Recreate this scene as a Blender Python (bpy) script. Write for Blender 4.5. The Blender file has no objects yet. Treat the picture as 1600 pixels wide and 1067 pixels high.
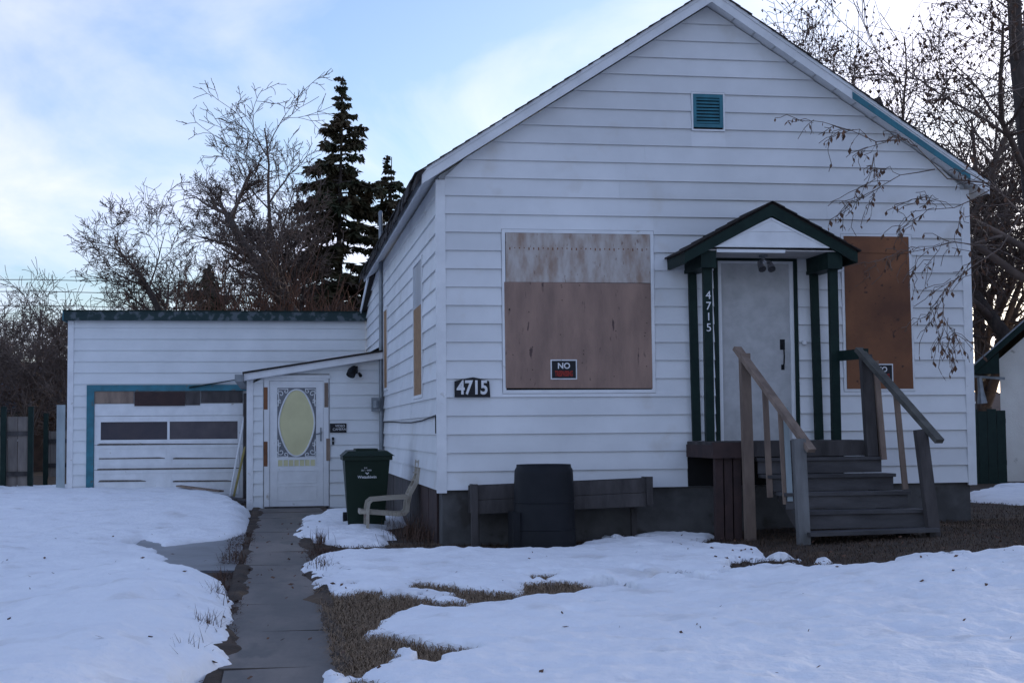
import bpy, math, random
import numpy as np
from mathutils import Vector, Matrix
rnd = random.Random(7)
SC = bpy.context.scene
COL = SC.collection
# ------------------------------------------------------------------ camera
YAW, PITCH, ROLL = 0.1619, 0.0608, -0.0088
cam_d = bpy.data.cameras.new('camera'); cam = bpy.data.objects.new('camera', cam_d); COL.objects.link(cam)
fw = Vector((math.sin(YAW)*math.cos(PITCH), math.cos(YAW)*math.cos(PITCH), math.sin(PITCH)))
rt = Vector((math.cos(YAW), -math.sin(YAW), 0)); up = rt.cross(fw)
r2 = math.cos(ROLL)*rt + math.sin(ROLL)*up; u2 = -math.sin(ROLL)*rt + math.cos(ROLL)*up
cam.matrix_world = Matrix(((r2.x, u2.x, -fw.x, -1.7819), (r2.y, u2.y, -fw.y, -15.8983), (r2.z, u2.z, -fw.z, 0.651), (0, 0, 0, 1)))
cam_d.sensor_width = 36; cam_d.lens = 2271.4764/1600*36; cam_d.clip_end = 3000; cam_d.clip_start = .1
SC.camera = cam
# ------------------------------------------------------------------ sky and sun
SUN_EL, SUN_AZ = math.radians(9), math.radians(44)          # azimuth from +Y towards +X
w = bpy.data.worlds.new('World'); SC.world = w; w.use_nodes = True
nt = w.node_tree; nt.nodes.clear()
N = nt.nodes.new; LK = nt.links.new
sky = N('ShaderNodeTexSky'); sky.sky_type = 'NISHITA'; sky.sun_disc = False
sky.sun_elevation = SUN_EL; sky.sun_rotation = SUN_AZ; sky.air_density = 1.0; sky.dust_density = 1.0; sky.ozone_density = 3.4
tc = N('ShaderNodeTexCoord'); sx = N('ShaderNodeSeparateXYZ'); LK(tc.outputs['Generated'], sx.inputs[0])
ad = N('ShaderNodeMath'); ad.operation = 'ADD'; ad.inputs[1].default_value = .12
ab = N('ShaderNodeMath'); ab.operation = 'ABSOLUTE'; LK(sx.outputs[2], ab.inputs[0]); LK(ab.outputs[0], ad.inputs[0])
dx = N('ShaderNodeMath'); dx.operation = 'DIVIDE'; LK(sx.outputs[0], dx.inputs[0]); LK(ad.outputs[0], dx.inputs[1])
dy = N('ShaderNodeMath'); dy.operation = 'DIVIDE'; LK(sx.outputs[1], dy.inputs[0]); LK(ad.outputs[0], dy.inputs[1])
cx = N('ShaderNodeCombineXYZ'); LK(dx.outputs[0], cx.inputs[0]); LK(dy.outputs[0], cx.inputs[1])
mp = N('ShaderNodeMapping'); mp.inputs['Rotation'].default_value = (0, 0, .5); mp.inputs['Scale'].default_value = (.75, .42, 1); mp.inputs['Location'].default_value = (3.1, 1.7, 0)
LK(cx.outputs[0], mp.inputs[0])
nz = N('ShaderNodeTexNoise'); nz.inputs['Scale'].default_value = 1.7; nz.inputs['Detail'].default_value = 7; nz.inputs['Roughness'].default_value = .55; nz.inputs['Distortion'].default_value = .5
LK(mp.outputs[0], nz.inputs['Vector'])
cr = N('ShaderNodeValToRGB'); cr.color_ramp.elements[0].position = .40; cr.color_ramp.elements[1].position = .63
cr.color_ramp.elements[0].color = (0.13, .13, .13, 1); cr.color_ramp.elements[1].color = (.95, .95, .95, 1)
LK(nz.outputs[0], cr.inputs[0])
bw = N('ShaderNodeRGBToBW'); LK(sky.outputs[0], bw.inputs[0])
cl = N('ShaderNodeMix'); cl.data_type = 'RGBA'; cl.blend_type = 'MULTIPLY'; cl.inputs[0].default_value = 1      # sunlit share of the cloud
LK(bw.outputs[0], cl.inputs[6]); cl.inputs[7].default_value = (.8, .71, .6, 1)
cm = N('ShaderNodeMix'); cm.data_type = 'RGBA'; cm.blend_type = 'ADD'; cm.inputs[0].default_value = 1; cm.clamp_result = False
LK(cl.outputs[2], cm.inputs[6]); cm.inputs[7].default_value = (1.9, 2.5, 3.95, 1)
mx = N('ShaderNodeMix'); mx.data_type = 'RGBA'; LK(cr.outputs[0], mx.inputs[0]); LK(sky.outputs[0], mx.inputs[6]); LK(cm.outputs[2], mx.inputs[7])
ti = N('ShaderNodeMix'); ti.data_type = 'RGBA'; ti.blend_type = 'MULTIPLY'; ti.inputs[0].default_value = 1; LK(mx.outputs[2], ti.inputs[6]); ti.inputs[7].default_value = (1.005, .99, 1.05, 1)
bg = N('ShaderNodeBackground'); bg.inputs[1].default_value = .1; LK(ti.outputs[2], bg.inputs[0])
wo = N('ShaderNodeOutputWorld'); LK(bg.outputs[0], wo.inputs[0])
sl = bpy.data.lights.new('sun', 'SUN'); sl.energy = .6; sl.angle = math.radians(14); sl.color = (1, .86, .68)
so = bpy.data.objects.new('sun', sl); COL.objects.link(so)
sd = Vector((math.sin(SUN_AZ)*math.cos(SUN_EL), math.cos(SUN_AZ)*math.cos(SUN_EL), math.sin(SUN_EL)))
so.rotation_euler = sd.to_track_quat('Z', 'Y').to_euler(); so.location = (20, 40, 30)
vs = SC.view_settings; vs.view_transform = 'Standard'; vs.look = 'None'; vs.exposure = 1.2; vs.gamma = 1; vs.use_curve_mapping = False

# ------------------------------------------------------------------ materials
def mat(name, c1, c2=None, rough=.7, scale=6, stretch=(1, 1, 1), bump=0, bscale=None, lo=.35, hi=.65, rand=0, spots=None, metal=0, spec=.3, detail=6):
    m = bpy.data.materials.new(name); m.use_nodes = True
    t = m.node_tree; b = t.nodes['Principled BSDF']; n = t.nodes.new; l = t.links.new
    b.inputs['Roughness'].default_value = rough; b.inputs['Metallic'].default_value = metal; b.inputs['Specular IOR Level'].default_value = spec
    c2 = c2 or tuple(v*.8 for v in c1)
    co = n('ShaderNodeTexCoord'); ma = n('ShaderNodeMapping'); ma.inputs['Scale'].default_value = stretch
    l(co.outputs['Object'], ma.inputs[0])
    no = n('ShaderNodeTexNoise'); no.inputs['Scale'].default_value = scale; no.inputs['Detail'].default_value = detail; no.inputs['Roughness'].default_value = .6
    l(ma.outputs[0], no.inputs['Vector'])
    ra = n('ShaderNodeValToRGB'); ra.color_ramp.elements[0].position = lo; ra.color_ramp.elements[1].position = hi
    ra.color_ramp.elements[0].color = (*c1, 1); ra.color_ramp.elements[1].color = (*c2, 1)
    l(no.outputs[0], ra.inputs[0]); out = ra.outputs[0]
    if spots:
        sc, th, colr = spots[:3]; sw = spots[3] if len(spots) > 3 else .07
        n2 = n('ShaderNodeTexNoise'); n2.inputs['Scale'].default_value = sc; n2.inputs['Detail'].default_value = 4; l(ma.outputs[0], n2.inputs['Vector'])
        r3 = n('ShaderNodeValToRGB'); r3.color_ramp.elements[0].position = th; r3.color_ramp.elements[1].position = min(1, th+sw)
        l(n2.outputs[0], r3.inputs[0])
        mi = n('ShaderNodeMix'); mi.data_type = 'RGBA'; l(r3.outputs[0], mi.inputs[0]); l(out, mi.inputs[6]); mi.inputs[7].default_value = (*colr, 1); out = mi.outputs[2]
    if rand:
        oi = n('ShaderNodeObjectInfo'); mr = n('ShaderNodeMapRange'); mr.inputs[3].default_value = 1-rand; mr.inputs[4].default_value = 1+rand
        l(oi.outputs['Random'], mr.inputs[0])
        mu = n('ShaderNodeMix'); mu.data_type = 'RGBA'; mu.blend_type = 'MULTIPLY'; mu.inputs[0].default_value = 1; l(out, mu.inputs[6]); l(mr.outputs[0], mu.inputs[7]); out = mu.outputs[2]
    l(out, b.inputs['Base Color'])
    if bump:
        nb = n('ShaderNodeTexNoise'); nb.inputs['Scale'].default_value = bscale or scale*4; nb.inputs['Detail'].default_value = 5; l(ma.outputs[0], nb.inputs['Vector'])
        bu = n('ShaderNodeBump'); bu.inputs['Strength'].default_value = bump; bu.inputs['Distance'].default_value = .02; l(nb.outputs[0], bu.inputs['Height']); l(bu.outputs[0], b.inputs['Normal'])
    return m
SID = mat('white_siding', (.72, .73, .74), (.63, .64, .65), .45, 1.3, rand=.045, spots=(2.2, .6, (.55, .52, .48), .25), bump=.05, bscale=3)
SIDG = mat('garage_siding', (.74, .76, .77), (.66, .68, .69), .5, 1.5, rand=.03, spots=(2.5, .69, (.5, .5, .47)), bump=.05, bscale=3)
WHITE = mat('white_paint', (.76, .77, .78), (.66, .67, .68), .5, 4, spots=(7, .68, (.45, .42, .38)))
CORE = mat('wall_core', (.5, .5, .5), rough=.9)
GREEN = mat('dark_green_paint', (.005, .016, .014), (.009, .025, .02), .6, 8, bump=.1, spec=.2)
TEAL = mat('teal_paint', (.045, .19, .245), (.04, .14, .18), .6, 7, spots=(9, .64, (.1, .12, .12)))
FASC = mat('peeling_green_fascia', (.016, .035, .036), (.025, .045, .046), .7, 6, spots=(6, .52, (.09, .11, .12)))
SHING = mat('black_shingle', (.02, .02, .022), (.05, .04, .035), .95, 14, bump=.4, rand=.25)
CONC = mat('foundation_concrete', (.12, .117, .115), (.065, .062, .06), .9, 2.5, bump=.2, spots=(3, .6, (.06, .055, .05)))
PATH = mat('path_concrete', (.135, .11, .093), (.06, .052, .047), .5, 2.4, stretch=(1, .3, 1), bump=.2, bscale=20, rand=.1, lo=.38, hi=.62, spots=(3.4, .6, (.06, .053, .048)))
GREYW = mat('weathered_wood', (.085, .076, .074), (.045, .04, .039), .85, 7, stretch=(1, 1, .25), bump=.3, rand=.15)
STEPW = mat('step_wood', (.095, .09, .092), (.05, .047, .048), .85, 5, stretch=(.3, 1, 1), bump=.3, rand=.12, spots=(10, .7, (.05, .045, .04)))
TANW = mat('bare_lumber', (.27, .2, .155), (.16, .117, .095), .8, 7, stretch=(1, 1, .25), bump=.2, rand=.12, spots=(9, .68, (.1, .07, .05)))
REDW = mat('brown_stain_and_shade', (.06, .036, .033), (.04, .026, .025), .8, 6, bump=.2)  # brown stain; on the deck supports it also stands in for shade
PLY = mat('plywood_panel', (.35, .23, .18), (.2, .135, .112), .8, 3.0, stretch=(1.6, 1, .45), lo=.3, hi=.72, bump=.15, bscale=30, spots=(11, .66, (.1, .065, .06)))
PLYW = mat('weathered_plywood', (.5, .46, .43), (.32, .23, .18), .8, 3.0, stretch=(2.2, 1, .8), lo=.4, hi=.66, spots=(14, .64, (.2, .12, .09), .12))
BROWN = mat('brown_hardboard', (.27, .11, .048), (.11, .045, .024), .6, 1.3, lo=.3, hi=.7, spots=(16, .66, (.05, .025, .018)), bump=.08)
OSB = mat('osb', (.35, .21, .11), (.22, .12, .06), .8, 14, stretch=(1, 1, .6))
BLACK = mat('black_plastic', (.008, .009, .012), (.011, .012, .015), .55, 8, bump=.05, spec=.2)
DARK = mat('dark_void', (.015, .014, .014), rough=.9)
SIGNK = mat('sign_black', (.01, .01, .014), rough=.45)
SIGNW = mat('sign_white', (.75, .75, .76), rough=.5)
SIGNR = mat('sign_red', (.35, .025, .015), rough=.5)
GLASS = mat('dark_window_glass', (.025, .025, .035), (.04, .035, .05), .12, 3, spec=.5)
YELL = mat('yellow_door_behind_glass', (.66, .62, .36), (.56, .52, .3), .35, 2)
BIN = mat('green_plastic', (.008, .02, .012), (.01, .024, .015), .5, 5, spec=.25)
CREAM = mat('cream_chair', (.42, .38, .31), (.33, .29, .24), .6, 9, spots=(12, .66, (.15, .12, .1)))
METAL = mat('grey_metal', (.25, .27, .29), (.18, .2, .22), .45, 8, metal=.6)
CHROME = mat('bright_metal', (.6, .6, .62), rough=.25, metal=1)
STUC = mat('stucco', (.8, .77, .7), (.7, .66, .6), .9, 2, bump=.5, bscale=40, spots=(3, .66, (.3, .27, .22)))
SNOWM = mat('snow', (.91, .91, .92), (.84, .845, .87), .65, 2.2, bump=.8, bscale=18, spots=(2.1, .57, (.6, .57, .55), .3), detail=10)
SOIL = mat('dead_grass_soil', (.085, .058, .04), (.04, .029, .022), .95, 3, bump=.6, bscale=30, spots=(1.1, .58, (.12, .08, .05)))
GRASS = mat('dead_grass', (.36, .25, .155), (.11, .075, .048), .9, 28, lo=.3, hi=.7)
WEED = mat('dry_weeds', (.13, .075, .05), (.045, .027, .02), .9, 25)
LEAF = mat('brown_leaves', (.17, .09, .055), (.07, .038, .026), .8, 6, rand=.1)
BARK = mat('bark', (.11, .088, .076), (.055, .045, .04), .95, 9, stretch=(1, 1, .3), bump=.5)
TWIG = mat('twigs', (.17, .125, .102), (.1, .075, .064), .9, 3)
TWIGR = mat('red_brown_twigs', (.19, .095, .06), (.11, .06, .042), .9, 3)
NEED = mat('spruce_needles', (.04, .05, .024), (.095, .065, .036), .85, 1.6)
FENCEW = mat('old_white_fence', (.27, .235, .21), (.14, .12, .11), .9, 5, stretch=(1, 1, .2), rand=.15)
BLUEB = mat('pale_blue_board', (.36, .42, .44), (.25, .29, .3), .85, 6, stretch=(1, 1, .2), spots=(8, .66, (.1, .1, .1)))
ROOFG = mat('far_roof', (.1, .1, .105), (.07, .07, .075), .95, 12)
BRWALL = mat('far_brown_wall', (.12, .075, .055), (.07, .045, .035), .9, 4)
WIRE = mat('wire', (.02, .02, .022), rough=.7)
YPOLE = mat('yellow_stick', (.4, .33, .12), (.3, .25, .1), .7, 6)

# ------------------------------------------------------------------ builders
ORI = {}
def tag(o, label, cat, group=None):
    o['label'] = label; o['category'] = cat
    if group: o['group'] = group
    return o
def thing(name, loc, label, cat, group=None):
    o = bpy.data.objects.new(name, None); COL.objects.link(o); o.location = loc; o.empty_display_size = .2
    ORI[o.name] = Vector(loc); tag(o, label, cat, group); return o
class MB:
    def __init__(s): s.v = []; s.f = []
    def add(s, vs, fs):
        k = len(s.v); s.v += [tuple(v) for v in vs]; s.f += [tuple(i+k for i in f) for f in fs]; return s
    def hexa(s, p):      # 8 points, bottom ring 0-3, top ring 4-7
        return s.add(p, [(3, 2, 1, 0), (4, 5, 6, 7), (0, 1, 5, 4), (1, 2, 6, 5), (2, 3, 7, 6), (3, 0, 4, 7)])
    def box(s, x0, x1, y0, y1, z0, z1):
        return s.hexa([(x0, y0, z0), (x1, y0, z0), (x1, y1, z0), (x0, y1, z0), (x0, y0, z1), (x1, y0, z1), (x1, y1, z1), (x0, y1, z1)])
    def bar(s, a, b, wd, h, upv=(0, 0, 1)):
        a = Vector(a); b = Vector(b); d = (b-a).normalized(); sd_ = d.cross(Vector(upv))
        if sd_.length < 1e-4: sd_ = d.cross(Vector((0, 1, 0)))
        sd_.normalize(); uu = sd_.cross(d); sd_ *= wd/2; uu *= h/2
        return s.hexa([a-sd_-uu, a+sd_-uu, b+sd_-uu, b-sd_-uu, a-sd_+uu, a+sd_+uu, b+sd_+uu, b-sd_+uu])
    def prism(s, poly, axis, a, b):   # polygon in the two other axes, extruded along axis from a to b
        def P(p, t): return {'y': (p[0], t, p[1]), 'x': (t, p[0], p[1]), 'z': (p[0], p[1], t)}[axis]
        n = len(poly); vs_ = [P(p, a) for p in poly]+[P(p, b) for p in poly]
        return s.add(vs_, [tuple(range(n))[::-1], tuple(range(n, 2*n))]+[(i, (i+1) % n, n+(i+1) % n, n+i) for i in range(n)])
    def tube(s, pts, rad, n=6, closed=False):
        pts = [Vector(p) for p in pts]; k0 = len(s.v); m = len(pts)
        if not hasattr(rad, '__len__'): rad = [rad]*m
        ref = None
        for i, p in enumerate(pts):
            if closed: t = pts[(i+1) % m]-pts[i-1]
            else: t = pts[min(i+1, m-1)]-pts[max(i-1, 0)]
            t.normalize()
            if ref is None: ref = t.orthogonal()
            ref = (ref - t*ref.dot(t))
            if ref.length < 1e-5: ref = t.orthogonal()
            ref.normalize(); bn = t.cross(ref)
            for j in range(n):
                a = 2*math.pi*j/n; q = p+(ref*math.cos(a)+bn*math.sin(a))*rad[i]; s.v.append(tuple(q))
        for i in range(m if closed else m-1):
            i2 = (i+1) % m
            for j in range(n):
                s.f.append((k0+i*n+j, k0+i*n+(j+1) % n, k0+i2*n+(j+1) % n, k0+i2*n+j))
        if not closed:
            s.f.append(tuple(k0+j for j in range(n))[::-1]); s.f.append(tuple(k0+(m-1)*n+j for j in range(n)))
        return s
    def lathe(s, c, prof, n=24):     # prof: (r, z)
        k0 = len(s.v)
        for r, z in prof:
            for j in range(n):
                a = 2*math.pi*j/n; s.v.append((c[0]+r*math.cos(a), c[1]+r*math.sin(a), c[2]+z))
        for i in range(len(prof)-1):
            for j in range(n): s.f.append((k0+i*n+j, k0+i*n+(j+1) % n, k0+(i+1)*n+(j+1) % n, k0+(i+1)*n+j))
        s.f.append(tuple(k0+j for j in range(n))[::-1]); s.f.append(tuple(k0+(len(prof)-1)*n+j for j in range(n)))
        return s
    def build(s, name, m, parent=None, smooth=False):
        o_ = Vector((0, 0, 0))
        if parent is not None:
            q = parent
            while q.parent: q = q.parent
            o_ = ORI.get(q.name, Vector((0, 0, 0)))
        me = bpy.data.meshes.new(name); me.from_pydata([(x-o_.x, y-o_.y, z-o_.z) for x, y, z in s.v], [], s.f)
        me.materials.append(m)
        if smooth: me.shade_smooth()
        o = bpy.data.objects.new(name, me); COL.objects.link(o)
        if parent is not None: o.parent = parent
        return o
def box(name, m, parent, *a): return MB().box(*a).build(name, m, parent)
def npmesh(name, V, F, m, parent=None, smooth=False):
    me = bpy.data.meshes.new(name); V = np.asarray(V, dtype=np.float32); F = np.asarray(F, dtype=np.int32)
    if parent is not None: V = V-np.array(ORI[parent.name], dtype=np.float32)
    me.vertices.add(len(V)); me.vertices.foreach_set('co', V.ravel())
    k = F.shape[1]; me.loops.add(F.size); me.loops.foreach_set('vertex_index', F.ravel())
    me.polygons.add(len(F)); me.polygons.foreach_set('loop_start', np.arange(0, F.size, k, dtype=np.int32))
    me.update(calc_edges=True); me.materials.append(m)
    if smooth: me.shade_smooth()
    o = bpy.data.objects.new(name, me); COL.objects.link(o)
    if parent is not None: o.parent = parent
    return o
def text(name, body, size, m, parent, loc, extrude=.002, sx_=1, bold=0, rot=(math.pi/2, 0, 0)):
    c = bpy.data.curves.new(name, 'FONT'); c.body = body; c.size = size; c.extrude = extrude; c.align_x = 'CENTER'; c.align_y = 'CENTER'; c.offset = bold
    t = bpy.data.objects.new(name, c); COL.objects.link(t)
    dg = bpy.context.evaluated_depsgraph_get(); me = bpy.data.meshes.new_from_object(t.evaluated_get(dg))
    bpy.data.objects.remove(t); me.materials.clear(); me.materials.append(m)
    o = bpy.data.objects.new(name, me); COL.objects.link(o); o.parent = parent
    o.rotation_euler = rot; o.scale = (sx_, 1, 1)
    q = parent
    while q.parent: q = q.parent
    o.location = Vector(loc)-ORI[q.name] if q.name in ORI else Vector(loc)
    return o
def vnoise(x, y, seed=0):
    xi = np.floor(x).astype(np.int64); yi = np.floor(y).astype(np.int64); fx = x-xi; fy = y-yi
    fx = fx*fx*(3-2*fx); fy = fy*fy*(3-2*fy)
    def h(a, b):
        n = (a*374761393+b*668265263+seed*1442695041) & 0x7fffffff; n = ((n ^ (n >> 13))*1274126177) & 0x7fffffff
        return ((n ^ (n >> 16)) & 0xffff)/65535.
    return (h(xi, yi)*(1-fx)+h(xi+1, yi)*fx)*(1-fy)+(h(xi, yi+1)*(1-fx)+h(xi+1, yi+1)*fx)*fy
def fbm(x, y, o=4, seed=0):
    s = 0; a = .5
    for i in range(o): s = s+a*(vnoise(x, y, seed+i)-.5); x = x*2.03; y = y*2.03; a *= .5
    return s
def G(x):
    t = np.clip((np.asarray(x, dtype=float)-1)/4.5, 0, 1); return -.6+.15*t*t*(3-2*t)

# ------------------------------------------------------------------ ground, path, snow
def structure(o): o['kind'] = 'structure'; return o
xs = np.concatenate([np.linspace(-400, -16, 12), np.linspace(-15, 20, 141), np.linspace(22, 400, 12)])
ys = np.concatenate([np.linspace(-60, -16, 8), np.linspace(-15, 30, 181), np.linspace(33, 900, 16)])
X, Y = np.meshgrid(xs, ys); Z = G(X)+.03*fbm(X*1.5, Y*1.5, 3, 5)
V = np.stack([X, Y, Z], -1).reshape(-1, 3); nx = len(xs)
ii, jj = np.meshgrid(np.arange(len(ys)-1), np.arange(nx-1), indexing='ij'); a = (ii*nx+jj).ravel()
structure(npmesh('ground', V, np.stack([a, a+1, a+1+nx, a+nx], 1), SOIL, smooth=True))
walk = structure(box('walkway', SOIL, None, -2.08, -1.42, -13, 4.2, -.7, -.607))
y0 = -12.6; k = 0
while y0 < 7.9:
    L_ = rnd.uniform(1.4, 1.7); y1 = min(y0+L_, 7.95)
    wx0, wx1 = (-2.06, -1.44) if y0 < 3.4 else (-2.08, -1.44+.42*min(1, (y0-3.0)/2))
    t0 = rnd.uniform(-.006, .008); t1 = rnd.uniform(-.006, .008); j = [rnd.uniform(-.02, .02) for _ in range(4)]; zt = -.578
    MB().hexa([(wx0+j[0], y0+.012, -.66), (wx1+j[1], y0+.012, -.66), (wx1+j[2], y1, -.66), (wx0+j[3], y1, -.66),
               (wx0+j[0], y0+.012, zt+t0), (wx1+j[1], y0+.012, zt+t1), (wx1+j[2], y1, zt+t1), (wx0+j[3], y1, zt+t0)]).build('slab', PATH, walk)
    y0 = y1
pad = MB().hexa([(-3.3, -2.3, -.66), (-2.12, -2.6, -.66), (-2.12, 1.9, -.66), (-3.3, 1.9, -.66), (-3.3, -2.3, -.575), (-2.12, -2.6, -.575), (-2.12, 1.9, -.575), (-3.3, 1.9, -.575)]).build('driveway', mat('icy_wet_concrete', (.17, .18, .2), (.09, .095, .105), .3, 2.2, bump=.15, spots=(2.5, .6, (.05, .05, .05))))
structure(pad)
PO = {
 'L': [(-40, 19), (-14.8, 19.03), (-7.26, 14.85), (-6.62, 15.55), (-5.95, 16.3), (-4.88, 16.23), (-3.98, 14.87), (-3.09, 12.42), (-2.52, 9.9), (-2.26, 7.09), (-2.14, 4.55), (-2.18, 2.2), (-2.39, 1.07), (-2.69, 0.76), (-2.96, 0.36), (-3.15, 1.09), (-3.29, 1.64), (-3.45, 0.69), (-3.19, 0.25), (-3.02, -0.32), (-2.76, -2.03), (-2.53, -3.41), (-2.33, -3.88), (-2.16, -4.31), (-2.11, -5.27), (-2.06, -6.42), (-2.04, -7.3), (-2.06, -7.95), (-2.13, -8.23), (-2.18, -8.38), (-2.19, -8.8), (-2.2, -20), (-40, -20)],
 'B': [(-1.52, 2.48), (-1.38, 4.92), (-1.06, 6.5), (-0.66, 6.74), (0.0, 5.73), (-0.02, 3.45), (-0.5, 2.67), (-0.39, 0.8), (-0.61, 0.07), (-0.99, -0.01), (-1.28, 0.65), (-1.49, 1.12)],
 'M': [(-1.52, -2.22), (-1.34, -1.41), (-1.07, -0.86), (-0.43, -1.03), (0.09, -1.09), (0.48, -1.52), (0.89, -1.4), (1.3, -1.03), (1.69, -0.33), (1.64, 0.1), (1.91, 0.0), (2.31, 0.1), (2.75, -.1), (2.95, -0.63), (2.54, -1.01), (2.59, -1.76), (2.82, -2.45), (2.63, -3.03), (2.05, -3.84), (1.82, -3.87), (1.62, -3.77), (1.13, -4.39), (0.72, -4.79), (0.46, -4.32), (0.09, -4.49), (0.11, -5.32), (-0.2, -4.89), (-0.64, -4.2), (-0.75, -4.57), (-0.49, -5.13), (-0.6, -5.4), (-0.98, -4.92), (-1.35, -4.87), (-1.47, -3.84)],
 'F': [(-1.2, -7.01), (-1.1, -6.18), (-0.86, -5.77), (-0.54, -5.96), (-0.44, -5.52), (-0.17, -5.62), (0.06, -5.39), (0.3, -5.37), (0.65, -4.87), (1.14, -4.55), (1.51, -4.17), (2.04, -4.07), (2.35, -3.81), (2.74, -4.29), (3.21, -4.43), (3.53, -3.95), (4.02, -3.89), (4.69, -3.97), (5.57, -4.02), (9.84, -4.4), (30, -5), (30, -20), (-1.4, -20), (-1.34, -8.84), (-1.25, -8.23), (-1.16, -7.73), (-1.17, -7.42)],
 'R': [(8.83, 5.46), (11.0, 8.5), (11.7, 8.87), (19.0, 8.2), (19, 1), (11.31, 1.2), (8.42, 2.86), (8.2, 3.92)],
 's1': [(2.65, -3.05), (2.84, -2.85), (2.9, -3.26), (2.79, -3.64), (2.59, -3.61)],
 's2': [(2.92, -3.42), (3.12, -3.32), (3.09, -3.77), (2.86, -3.83)],
 's3': [(-1.54, -8.27), (-1.47, -8.07), (-1.42, -8.95), (-1.56, -9.19)],
 's4': [(-0.76, -5.4), (-0.68, -5.21), (-0.35, -5.29), (-0.36, -5.54), (-0.57, -5.57)]}
def sdist(X, Y, poly):
    d = np.full(X.shape, 1e9); ins = np.zeros(X.shape, bool); n = len(poly)
    for i in range(n):
        x0, y0 = poly[i]; x1, y1 = poly[(i+1) % n]; ex, ey = x1-x0, y1-y0
        t = np.clip(((X-x0)*ex+(Y-y0)*ey)/(ex*ex+ey*ey), 0, 1)
        d = np.minimum(d, (X-x0-t*ex)**2+(Y-y0-t*ey)**2)
        if y0 != y1:
            c = ((y0 > Y) != (y1 > Y)) & (X < ex*(Y-y0)/ey+x0); ins ^= c
    d = np.sqrt(d); return np.where(ins, d, -d)
def snow_sd(X, Y):
    s = np.full(X.shape, -9.)
    for p in PO.values(): s = np.maximum(s, sdist(X, Y, p))
    near = np.clip((Y+9)/12, 0, 1)
    s = s+.26*fbm(X*3.2, Y*(2.4-1.2*near), 5, 11)+.11*fbm(X*13, Y*7, 3, 13)
    # melted-through holes along the edges of the front lawn
    hole = fbm(X*2.6+4, Y*1.5, 4, 31); edge = np.exp(-np.maximum(s, 0)/.8)
    band = np.clip((Y+6)/1.2, 0, 1)*np.clip((X-.2)/1., 0, 1)          # thin, broken snow near the steps and at the far edge of the lawn
    th = .13-.085*band
    s = np.where((hole > th) & (s > 0) & (X > -1.5), s-(hole-th)*7*edge, s)
    return s
dents = [(rs0.uniform(-5, 6), rs0.uniform(-9.6, -1), rs0.uniform(.05, .13), rs0.uniform(.012, .035)) for rs0 in [random.Random(12)] for _ in range(150)]
dents += [(-2.55-.22*k-.1*(k % 2), -6.2+.42*k, .10, .05) for k in range(7)]
def snow_h(X, Y, s):
    T = .085+.05*fbm(X*.9, Y*.9, 2, 3)
    m = np.clip((Y-1.)/5, 0, 1)*np.clip((-1.9-X)/.3, 0, 1); T = T+.13*m*m*(3-2*m)
    m2 = np.exp(-((X+2.75)/.65)**2)*np.clip((-2.2-Y)/1.5, 0, 1); T = T+.15*m2
    sp = np.maximum(s, 0)
    h = T*np.sqrt(1-np.exp(-sp/.16))+.075*fbm(X*2.2, Y*2.2, 4, 21)*np.clip(s/.3, 0, 1)+.04*fbm(X*8, Y*8, 3, 23)*np.clip(s/.15, 0, 1)-.06*np.abs(fbm(X*4.5, Y*4.5, 4, 27))*np.clip(s/.2, 0, 1)
    h = h+.09*fbm(X*.55, Y*.55, 2, 41)*np.clip(s/1.2, 0, 1)
    if X.ndim == 2 and X.shape[0] > 1 and Y.min() < 0:
        for px, py, r, dp in dents: h = h-dp*np.exp(-((X-px)**2+((Y-py)*.8)**2)/(r*r))*np.clip(s/.2, 0, 1)
    return np.where(s > 0, np.maximum(h, .004)+.014, .014+s*.9)
for (ax, bx, ay, by, st) in [(-5, 4.2, -10.5, -3.5, .028), (-7, 9, -3.5, 2.5, .045), (4.2, 9, -10.5, -3.5, .06), (-14, -1, 2.5, 20, .07), (-1, 20, 2.5, 10, .12)]:
    gx = np.arange(ax, bx+st*1.5, st); gy = np.arange(ay-.12, by+st*1.5, st); X, Y = np.meshgrid(gx, gy)
    s = snow_sd(X, Y); Zs = G(X)+snow_h(X, Y, s)
    nx = len(gx); ii, jj = np.meshgrid(np.arange(len(gy)-1), np.arange(nx-1), indexing='ij'); a = (ii*nx+jj).ravel()
    keep = (np.maximum.reduce([s.ravel()[a], s.ravel()[a+1], s.ravel()[a+nx], s.ravel()[a+nx+1]]) > -.1)
    F = np.stack([a, a+1, a+1+nx, a+nx], 1)[keep]; V = np.stack([X, Y, Zs], -1).reshape(-1, 3)
    u, inv = np.unique(F, return_inverse=True)
    o = npmesh('snow', V[u], inv.reshape(F.shape), SNOWM, smooth=True); o['kind'] = 'stuff'; tag(o, 'patchy old snow lying over the dead lawn', 'snow')
    o['group'] = 'snow cover'
for (ax, bx, ay, by) in [(-60, -14, -20, 60), (20, 60, -20, 10)]:      # snow carrying on outside the view
    MB().box(ax, bx, ay, by, -.62, -.53 if ax < 0 else -.38).build('snow', SNOWM).update_tag()
for o in list(COL.objects):
    if o.name.startswith('snow') and 'kind' not in o: o['kind'] = 'stuff'; tag(o, 'patchy old snow lying over the dead lawn', 'snow', 'snow cover')
gx = np.arange(-2.3, -.95, .025); gy = np.arange(-10, 8, .03); X, Y = np.meshgrid(gx, gy); wr = np.where(Y < 3.4, -1.44, -1.44+.42*np.clip((Y-3)/2, 0, 1))
d = np.minimum(X+2.06, wr-X); Zs = -.578+.05*np.clip((.07-d)/.14, -1, .5)+.12*fbm(X*4, Y*1.6, 4, 61)-.012
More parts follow.
